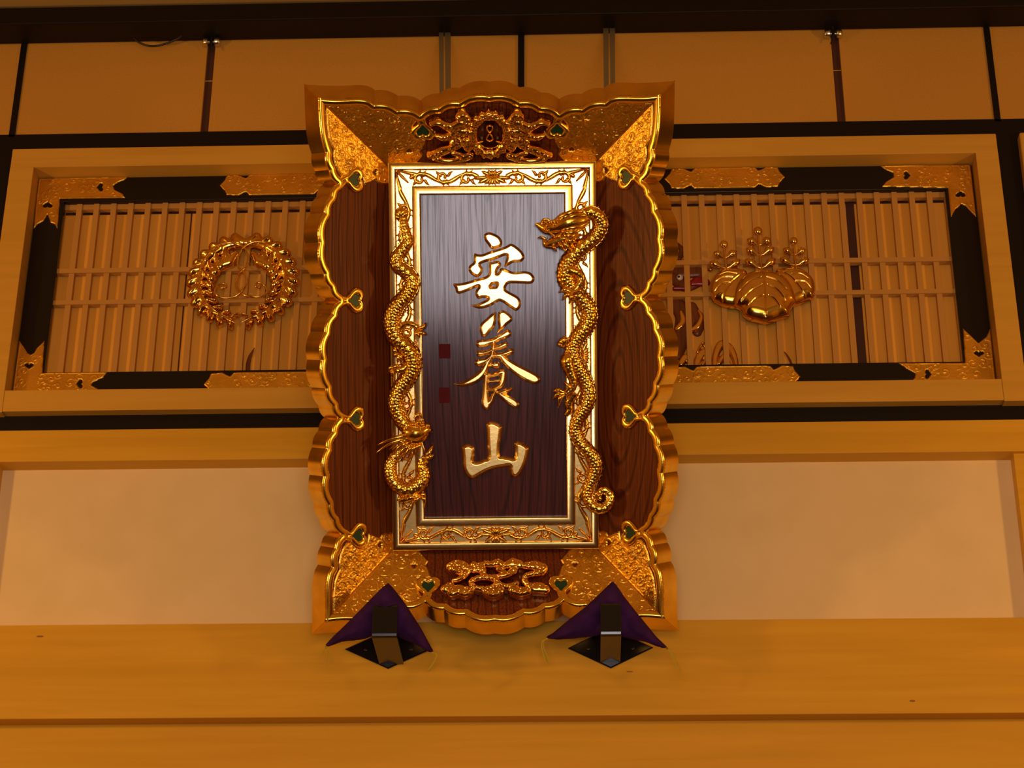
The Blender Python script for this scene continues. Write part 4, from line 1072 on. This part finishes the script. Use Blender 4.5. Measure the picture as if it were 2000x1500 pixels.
# ================================================================== HOOKS, CUSHIONS, STRAPS
def WP(p): return PO+PU*p[0]+PV*p[1]+PW*p[2]
for k, (xc, yb, yl, yt, xl_, xr_, lab) in enumerate(((758, 1307, 1269, 1180, 727, 776, 'black iron hook with a diamond back plate under the left lower corner of the plaque'),
                                                    (1193, 1306, 1267, 1177, 1172.5, 1213, 'black iron hook with a diamond back plate under the right lower corner of the plaque'))):
    Yw, Yh = Yb, -0.33
    pb = at(xc, yb, Yw); px0 = at(xc-84, yl, Yw)[0]; hw = abs(pb[0]-px0); zc = at(xc-84, yl, Yw)[2]; hh = zc-pb[2]
    hook = empty('wall_hook', (pb[0], Yw, zc)); tag(hook, lab, 'hook', 'iron hooks carrying the plaque')
    mb = MB(); ring_ = [(0, -hh), (hw, 0), (0, hh), (-hw, 0)]
    fr = [(x, -0.006, z) for x, z in ring_]; bk = [(x, 0.002, z) for x, z in ring_]; inn = [(x*0.95, -0.009, z*0.95) for x, z in ring_]
    mb.add(inn+fr+bk, [(0, 1, 2, 3)]+[(i, (i+1) % 4, 4+(i+1) % 4, 4+i) for i in range(4)]+[(4+i, 4+(i+1) % 4, 8+(i+1) % 4, 8+i) for i in range(4)]+[(11, 10, 9, 8)])
    mb.build('back_plate', 'black_iron', hook, smooth=False)
    a0 = at(xl_, 1210, Yh)[0]-pb[0]; a1 = at(xr_, 1210, Yh)[0]-pb[0]
    z0 = 3.858-zc; zt_ = at(xc, yt, Yh)[2]-zc; yf = Yh-Yw
    # side profile of the bent bar, swept over its width
    prof_ = [(-0.004, z0), (yf+0.012, z0), (yf+0.003, z0+0.003), (yf, z0+0.012), (yf-0.002, zt_-0.010), (yf+0.001, zt_-0.002), (yf+0.006, zt_), (yf+0.012, zt_-0.003), (yf+0.012, z0+0.016), (yf+0.018, z0+0.010), (-0.004, z0+0.010)]
    mb = MB(); prism(mb, prof_, lambda x, y, z: np.stack([z, x, y], -1), a0, a1)
    mb.build('hook_arm', 'black_iron', hook, smooth=False, bevel=0.0015)
    for sx in (-0.52, 0.52):
        mb = MB(); mb.ball((hw*sx, -0.009, -0.004), (0.007, 0.004, 0.007), 12, 8); mb.build('screw', 'black_iron', hook)

def cushion(poly, centre, lab, tassels):
    w = HW_+0.034
    P = catmull([PP(x, y, w)[:2] for x, y in poly], 5, closed=True) if False else np.array([PP(x, y, w)[:2] for x, y in poly])
    f = fld(P, 0.003); f.poly(P); f.F = blur(f.F, 2)
    gx, gy = np.meshgrid(f.X, f.Y); c = PP(centre[0], centre[1], w)
    puff = np.sqrt(np.clip(1-(1-np.clip(np.maximum(f.F, 0)/0.055, 0, 1))**2, 0, 1))
    press = np.exp(-((gx-c[0])/0.05)**2)*np.clip((c[1]+0.075-gy)/0.05, 0, 1)
    fold = 0.0035*np.sin((gx-c[0])*95+(gy-c[1])*30)*np.exp(-((gx-c[0])/0.09)**2)
    H = 0.004+0.040*puff*(1-0.62*press)+fold*puff
    mb = MB(); f.mesh(mb, lambda D_: D_*0+0.002, lambda x, y, z: np.stack([PO[i]+x*PU[i]+y*PV[i]+(w-0.012+z)*PW[i] for i in range(3)], -1), H=H, base=-0.014)
    # back skin
    b0 = WP(PP(centre[0], centre[1], w))
    root = empty('cushion', tuple(b0)); tag(root, lab, 'cushion', 'purple cloth pads in the hooks')
    mb.v = [v-b0 for v in mb.v]
    m2 = MB(); prism(m2, P, lambda x, y, z: np.stack([PO[i]+x*PU[i]+y*PV[i]+z*PW[i] for i in range(3)], -1)-b0, w-0.020, w-0.012)
    mb.add(np.concatenate(m2.v), m2.f)
    mb.build('cloth_pad', 'purple_cloth', root, angle=60)
    for pts, thick in tassels:
        m3 = MB()
        B = np.array([WP(PP(x, y, w)) for x, y in pts])-b0; n_t = 7 if thick else 3
        for q in range(n_t):
            rr = np.random.default_rng(q+int(pts[0][0])); off = np.linspace(0, 1, len(B))[:, None]*rr.normal(size=3)[None]*(0.004 if thick else 0.006)
            m3.tube(catmull(B+off, 4), 0.0013 if thick else 0.0007, 6, up=(0, 1, 0.1))
        m3.ball(B[0], 0.004, 8, 6)
        m3.build('tassel', 'cord_yellow', root)
cushion([(757, 1141), (765, 1148), (790, 1180), (806, 1205), (822, 1230), (836, 1256), (846, 1274), (839, 1275), (826, 1268), (808, 1258), (790, 1251), (775, 1243), (752, 1236), (730, 1242), (712, 1249), (690, 1252), (668, 1254), (652, 1260), (640, 1264), (635, 1261), (648, 1247), (672, 1224), (700, 1196), (722, 1173), (745, 1150)],
        (752, 1215), 'purple cloth pad with yellow tassels behind the left iron hook',
        [([(845, 1275), (852, 1279), (850, 1290), (843, 1302), (837, 1312)], True), ([(637, 1263), (641, 1272), (640, 1290), (641, 1304)], False), ([(637, 1263), (632, 1272), (626, 1280)], False), ([(638, 1264), (644, 1274), (651, 1284), (654, 1292)], False)])
cushion([(1197, 1137), (1205, 1145), (1222, 1170), (1240, 1193), (1262, 1220), (1283, 1246), (1303, 1265), (1298, 1267), (1282, 1263), (1262, 1255), (1238, 1250), (1215, 1245), (1195, 1238), (1172, 1241), (1150, 1245), (1120, 1248), (1090, 1250), (1070, 1248), (1067, 1246), (1080, 1239), (1110, 1214), (1140, 1191), (1163, 1170), (1185, 1149)],
        (1193, 1215), 'purple cloth pad with yellow tassels behind the right iron hook',
        [([(1068, 1248), (1060, 1253), (1060, 1266), (1065, 1280), (1070, 1294)], True), ([(1303, 1266), (1310, 1273), (1317, 1285), (1323, 1303), (1327, 1320)], False), ([(1303, 1266), (1311, 1275), (1320, 1292), (1330, 1311)], False)])

for lab, (xa, xb, xc, xd), (ya, yb2) in (('left pair of grey flat bars holding the plaque from behind', (857, 866.3, 868.7, 880), (70, 210)),
                                         ('right pair of grey flat bars holding the plaque from behind', (1178, 1188.6, 1190.6, 1201), (60, 200))):
    c0 = at(0.5*(xb+xc), ya-8, -0.002); st_ = empty('hanging_strap', tuple(c0)); tag(st_, lab, 'strap', 'flat bars behind the plaque')
    for x0_, x1_ in ((xa, xb), (xc, xd)):
        dx = 1.6
        T = [at(x0_, ya-10, -0.004)-c0, at(x1_, ya-10, -0.004)-c0]
        Bq = [WP(PP(x0_+dx, yb2, -0.035))-c0, WP(PP(x1_+dx-1, yb2, -0.035))-c0]
        off = np.array([0, 0.004, 0.0])
        mb = MB(); mb.hexa([T[0], T[1], Bq[1], Bq[0]], [T[0]+off, T[1]+off, Bq[1]+off, Bq[0]+off]); mb.build('flat_bar', 'strap_metal', st_, smooth=False)

# ================================================================== CRESTS ON THE LATTICE
YC = 0.044
def wmap(Y, c0): return lambda x, y, z: np.stack([x, np.full_like(x, Y)-z, y], -1)-c0
c = at(475, 551, YC); Rc = 0.5*(at(583, 551, YC)[0]-at(367, 551, YC)[0])
cw = empty('crest', tuple(c)); tag(cw, 'round gilt wisteria wreath crest fixed on the left part of the lattice', 'crest')
f = Field(-1.08*Rc, 1.08*Rc, -1.08*Rc, 1.08*Rc, 0.0016); g = f.copy_empty(); st_f = f.copy_empty()
for sg in (-1, 1):
    for k in range(13):
        th = RAD(84-13.2*k)
        ex = np.array([sg*math.cos(th), math.sin(th)]); tz = np.array([sg*math.sin(th), -math.cos(th)])
        q = 1.0 if k < 9 else 1-0.11*(k-8)
        a = ex*0.76; b = ex*(0.93)+tz*0.10; w = 0.118*q
        f.stroke(np.array([a, 0.5*(a+b), b])*Rc, np.array([0.05*q, w, w*0.78])*Rc)
        g.stroke(np.array([a*1.02, b*0.99])*Rc, np.array([0.010, 0.020])*Rc)
    for k in range(10):
        th = RAD(62-15.5*k); q = 1-0.075*k
        ex = np.array([sg*math.cos(th), math.sin(th)]); tz = np.array([sg*math.sin(th), -math.cos(th)])
        a = ex*0.76; b = ex*(0.76-0.26*q)+tz*0.10; w = 0.118*q
        f.stroke(np.array([a, 0.5*(a+b), b])*Rc, np.array([0.045*q, w*0.8, w])*Rc)
        g.stroke(np.array([a*0.98, 0.3*a+0.7*b])*Rc, np.array([0.008, 0.018])*Rc)
    f.stroke(np.array([[sg*0.16, 0.55], [sg*0.28, 0.40], [sg*0.36, 0.36]])*Rc, np.array([0.07, 0.12, 0.11])*Rc)
for sg in (-1, 1):
    an_ = np.radians(np.linspace(86, -74, 40)); f.stroke(np.stack([sg*np.cos(an_), np.sin(an_)], 1)*0.80*Rc, np.linspace(0.10, 0.055, 40)*Rc)
H = 0.004+0.026*np.sqrt(np.clip(1-(1-np.clip(np.maximum(f.F, 0)/(0.105*Rc), 0, 1))**2, 0, 1))
H = H+0.004*np.clip(g.F/(0.012*Rc), 0, 1)*(f.F > 0.002)
mb = MB(); f.mesh(mb, lambda D_: D_*0+0.004, lambda x, y, z: np.stack([x, -z, y], -1), H=blur(H, 3)*0.9, base=0.0)
mb.build('leaf_ring', 'gold_crest', cw, angle=80)
stem = [(-.33, -.21), (-.27, -.19), (-.28, -.13), (-.34, -.12), (-.42, -.17), (-.465, -.28), (-.39, -.39), (-.22, -.41), (-.06, -.36), (.065, -.22), (.095, -.06), (.04, .09), (-.06, .2), (-.10, .36), (-.06, .54), (.065, .67), (.24, .73), (.44, .68), (.61, .54), (.73, .33), (.78, .05), (.74, -.23), (.63, -.465), (.44, -.67), (.23, -.82), (.06, -.92)]
for sg in (-1, 1):
    P = catmull([(x*Rc*sg, -0.036-0.004*(sg*math.sin(x*9)), y*Rc) for x, y in stem], 6)
    mb = MB(); mb.tube(P, np.interp(np.linspace(0, 1, len(P)), [0, .06, .5, .8, 1], [0.0045, 0.0035, 0.0042, 0.0036, 0.0015]), 12, up=(0, 1, 0.01)); mb.ball(P[0], 0.0065, 12, 8)
    mb.build('stem', 'gold_crest', cw)

def pxw(pts, ox, oy, sc, Y): return np.array([at(ox+x/sc, oy+y/sc, Y) for x, y in pts])
SC = 6.817
c = at(1493, 560, YC); ck = empty('crest', tuple(c)); tag(ck, 'gilt paulownia crest of three leaves and flower spikes on the right part of the lattice', 'crest')
def leafp(name, pts, veins, z0, Wd, Hd):
    P = pxw(pts, 1370, 430, SC, YC-z0)[:, [0, 2]]; P = catmull(P, 4, closed=True)
    f = fld(P, 0.0016); f.poly(P)
    g = f.copy_empty()
    for v in veins:
        q = catmull(pxw(v, 1370, 430, SC, YC-z0-0.02)[:, [0, 2]], 5) if len(v) > 2 else pxw(v, 1370, 430, SC, YC-z0-0.02)[:, [0, 2]]
        g.stroke(q, 0.0032)
    H = 0.004+Hd*np.sqrt(np.clip(1-(1-np.clip(np.maximum(f.F, 0)/Wd, 0, 1))**2, 0, 1))-0.0042*np.clip(g.F/0.003, 0, 1)*np.clip(f.F/0.006, 0, 1)
    mb = MB(); f.mesh(mb, lambda D_: D_*0+0.004, wmap(YC-z0, c), H=blur(H, 1), base=0.0)
    mb.build(name, 'gold_crest', ck, angle=80)
leafp('leaf', [(830, 690), (700, 700), (560, 760), (460, 870), (415, 1000), (420, 1110), (450, 1170), (520, 1210), (560, 1290), (640, 1340), (740, 1365), (840, 1390), (930, 1370), (1040, 1330), (1160, 1290), (1180, 1220), (1220, 1150), (1260, 1100), (1250, 1000), (1200, 880), (1120, 780), (980, 710)],
      [[(820, 720), (840, 1000), (850, 1300)], [(790, 800), (640, 850), (500, 980)], [(800, 900), (660, 980), (540, 1100)], [(820, 1040), (720, 1080), (630, 1170)], [(860, 800), (1000, 850), (1130, 960)], [(870, 900), (1000, 970), (1110, 1110)], [(880, 1040), (960, 1090), (1030, 1190)]], 0.012, 0.050, 0.042)
leafp('leaf', [(600, 700), (400, 660), (260, 690), (160, 770), (115, 870), (120, 990), (150, 1080), (200, 1110), (270, 1150), (340, 1170), (450, 1175), (560, 1100), (620, 900)],
      [[(560, 720), (400, 850), (300, 1000), (270, 1100)], [(480, 745), (340, 720), (240, 750)], [(420, 790), (290, 790), (190, 840)], [(370, 860), (260, 880), (180, 960)]], 0.0, 0.042, 0.034)
leafp('leaf', [(980, 700), (1110, 655), (1260, 650), (1400, 710), (1490, 810), (1510, 920), (1490, 1050), (1400, 1080), (1300, 1130), (1200, 1150), (1100, 1050), (1000, 880)],
      [[(1050, 700), (1200, 800), (1320, 950), (1380, 1060)], [(1090, 710), (1250, 680), (1370, 700)], [(1190, 750), (1310, 740), (1420, 800)], [(1250, 840), (1370, 850), (1450, 920)]], 0.0, 0.042, 0.034)
def spike(base, topp, pairs, name='flower_spike', r=0.011):
    mb = MB()
    b, t = [pxw([p], 1370, 430, SC, YC-0.02)[0]-c for p in (base, topp)]
    mb.tube(catmull([b, 0.5*(b+t), t], 5), 0.0042, 10, up=(0, 1, 0.01)); mb.ball(t+[0, 0, 0.006], (r*1.05, r*0.9, r*1.1), 16, 10)
    for (lx, ly), (rx, ry), (sx, sy) in pairs:
        s_ = pxw([(sx, sy)], 1370, 430, SC, YC-0.02)[0]-c
        for (x, y) in ((lx, ly), (rx, ry)):
            p = pxw([(x, y)], 1370, 430, SC, YC-0.022)[0]-c
            d = (p-s_); L = np.linalg.norm(d)
            mb.tube([s_, s_+d*0.35+[0, 0, -0.004], s_+d*0.7, p, p+d/L*r*0.9], [0.003, 0.0045, r*0.85, r, 0.003], 14, up=(0, 1, 0.01))
    mb.build(name, 'gold_crest', ck, angle=80)
spike((805, 690), (750, 165), [((655, 275), (880, 270), (775, 330)), ((640, 400), (920, 390), (785, 470)), ((630, 550), (940, 545), (800, 640))], r=0.0165)
spike((335, 660), (300, 340), [((205, 445), (425, 435), (315, 500)), ((150, 575), (475, 555), (330, 640))], r=0.0145)
spike((1255, 625), (1228, 295), [((1130, 400), (1345, 405), (1240, 460)), ((1090, 525), (1390, 535), (1250, 600))], r=0.0145)

# ================================================================== CARVED BEAST GLIMPSED THROUGH THE LATTICE
base_mat('beast_brown', (0.16, 0.045, 0.012), 0.3)
base_mat('pupil_black', (0.005, 0.005, 0.005), 0.2)
c = at(1350, 640, 0.0815); bs = empty('beast_carving', tuple(c)); tag(bs, 'painted beast carving with a white eye glimpsed through the lattice beside the plaque', 'carving')
Yz = 0.0815
def q_(x, y, dz=0.0): return at(x, y, Yz-dz)-c
def relief_px(name, strokes, mat, Wd=0.012, Hd=0.010, z=0.0):
    st = [np.array([[*(at(x, y, Yz)[[0, 2]]), r*0.00185] for x, y, r in s_]) for s_ in strokes]
    f = fld(np.concatenate(st)[:, :2], 0.0018, 0.03)
    for s_ in st:
        q = catmull(s_, 5) if len(s_) > 2 else s_
        f.stroke(q[:, :2], q[:, 2])
    mb = MB(); f.mesh(mb, rnd(Wd, Hd, 0.001), lambda x, y, z_: np.stack([x, np.full_like(x, Yz-z)-z_, y], -1)-c, base=-0.001)
    mb.build(name, mat, bs, angle=80)
relief_px('face', [[(1312, 520, 16), (1335, 528, 18), (1362, 530, 15)], [(1318, 545, 14), (1340, 560, 12), (1372, 548, 10)], [(1326, 505, 6), (1332, 490, 6), (1324, 478, 4)]], 'beast_brown', 0.02, 0.012)
relief_px('body', [[(1318, 590, 16), (1338, 620, 20), (1330, 660, 18), (1320, 690, 16)], [(1350, 600, 12), (1366, 630, 11), (1362, 650, 9)]], 'beast_brown', 0.02, 0.012)
mb = MB(); mb.ball(q_(1328, 542, 0.012), (0.0125, 0.008, 0.0125), 16, 10); mb.build('eye', 'white_enamel', bs)
mb = MB(); mb.ball(q_(1326, 540.5, 0.0185), (0.005, 0.003, 0.005), 12, 8); mb.build('pupil', 'pupil_black', bs)
relief_px('tongue', [[(1352, 556, 7), (1364, 552, 11), (1378, 554, 9)], [(1316, 566, 4), (1338, 566, 4)]], 'red_lacquer', 0.014, 0.010, 0.008)
relief_px('curl', [[(1345, 650, 4), (1362, 640, 6), (1370, 622, 5), (1364, 610, 3)], [(1322, 645, 5), (1334, 630, 7), (1330, 612, 4)], [(1372, 520, 3), (1388, 530, 4)]], 'gold_crest', 0.008, 0.010, 0.008)
relief_px('gilt_cloud', [[(1330, 712, 7), (1340, 700, 8), (1348, 712, 6)], [(1360, 715, 7), (1366, 700, 9), (1376, 690, 8), (1380, 704, 6), (1372, 714, 6)], [(1362, 690, 3), (1372, 672, 3), (1380, 686, 3)],
                         [(1395, 716, 6), (1398, 695, 7), (1408, 675, 9), (1424, 680, 8), (1434, 700, 7), (1438, 718, 5)], [(1404, 712, 5), (1414, 700, 7), (1424, 714, 5)]], 'gold_crest', 0.009, 0.011, 0.004)
for lab, pts in (('dark curved wooden horn tip seen low behind the left lattice', [(484, 728, 5), (485, 710, 5), (489, 695, 4), (497, 679, 0.8)]), ('thin dark curved horn tip seen low behind the right lattice', [(1548, 718, 2), (1543, 704, 2.4), (1536, 692, 1.8), (1528, 684, 0.5)])):
    c0 = at(pts[0][0], pts[0][1], 0.078); mb = MB(); mb.tube(catmull([at(x, y, 0.076)-c0 for x, y, r in pts], 5), np.interp(np.linspace(0, 1, 16), np.linspace(0, 1, 4), [p[2]*0.0017 for p in pts]), 10, up=(0, 1, 0.01), flat=0.4)
    o = mb.build('horn_tip', 'beast_brown'); o.location = tuple(c0); tag(o, lab, 'horn')
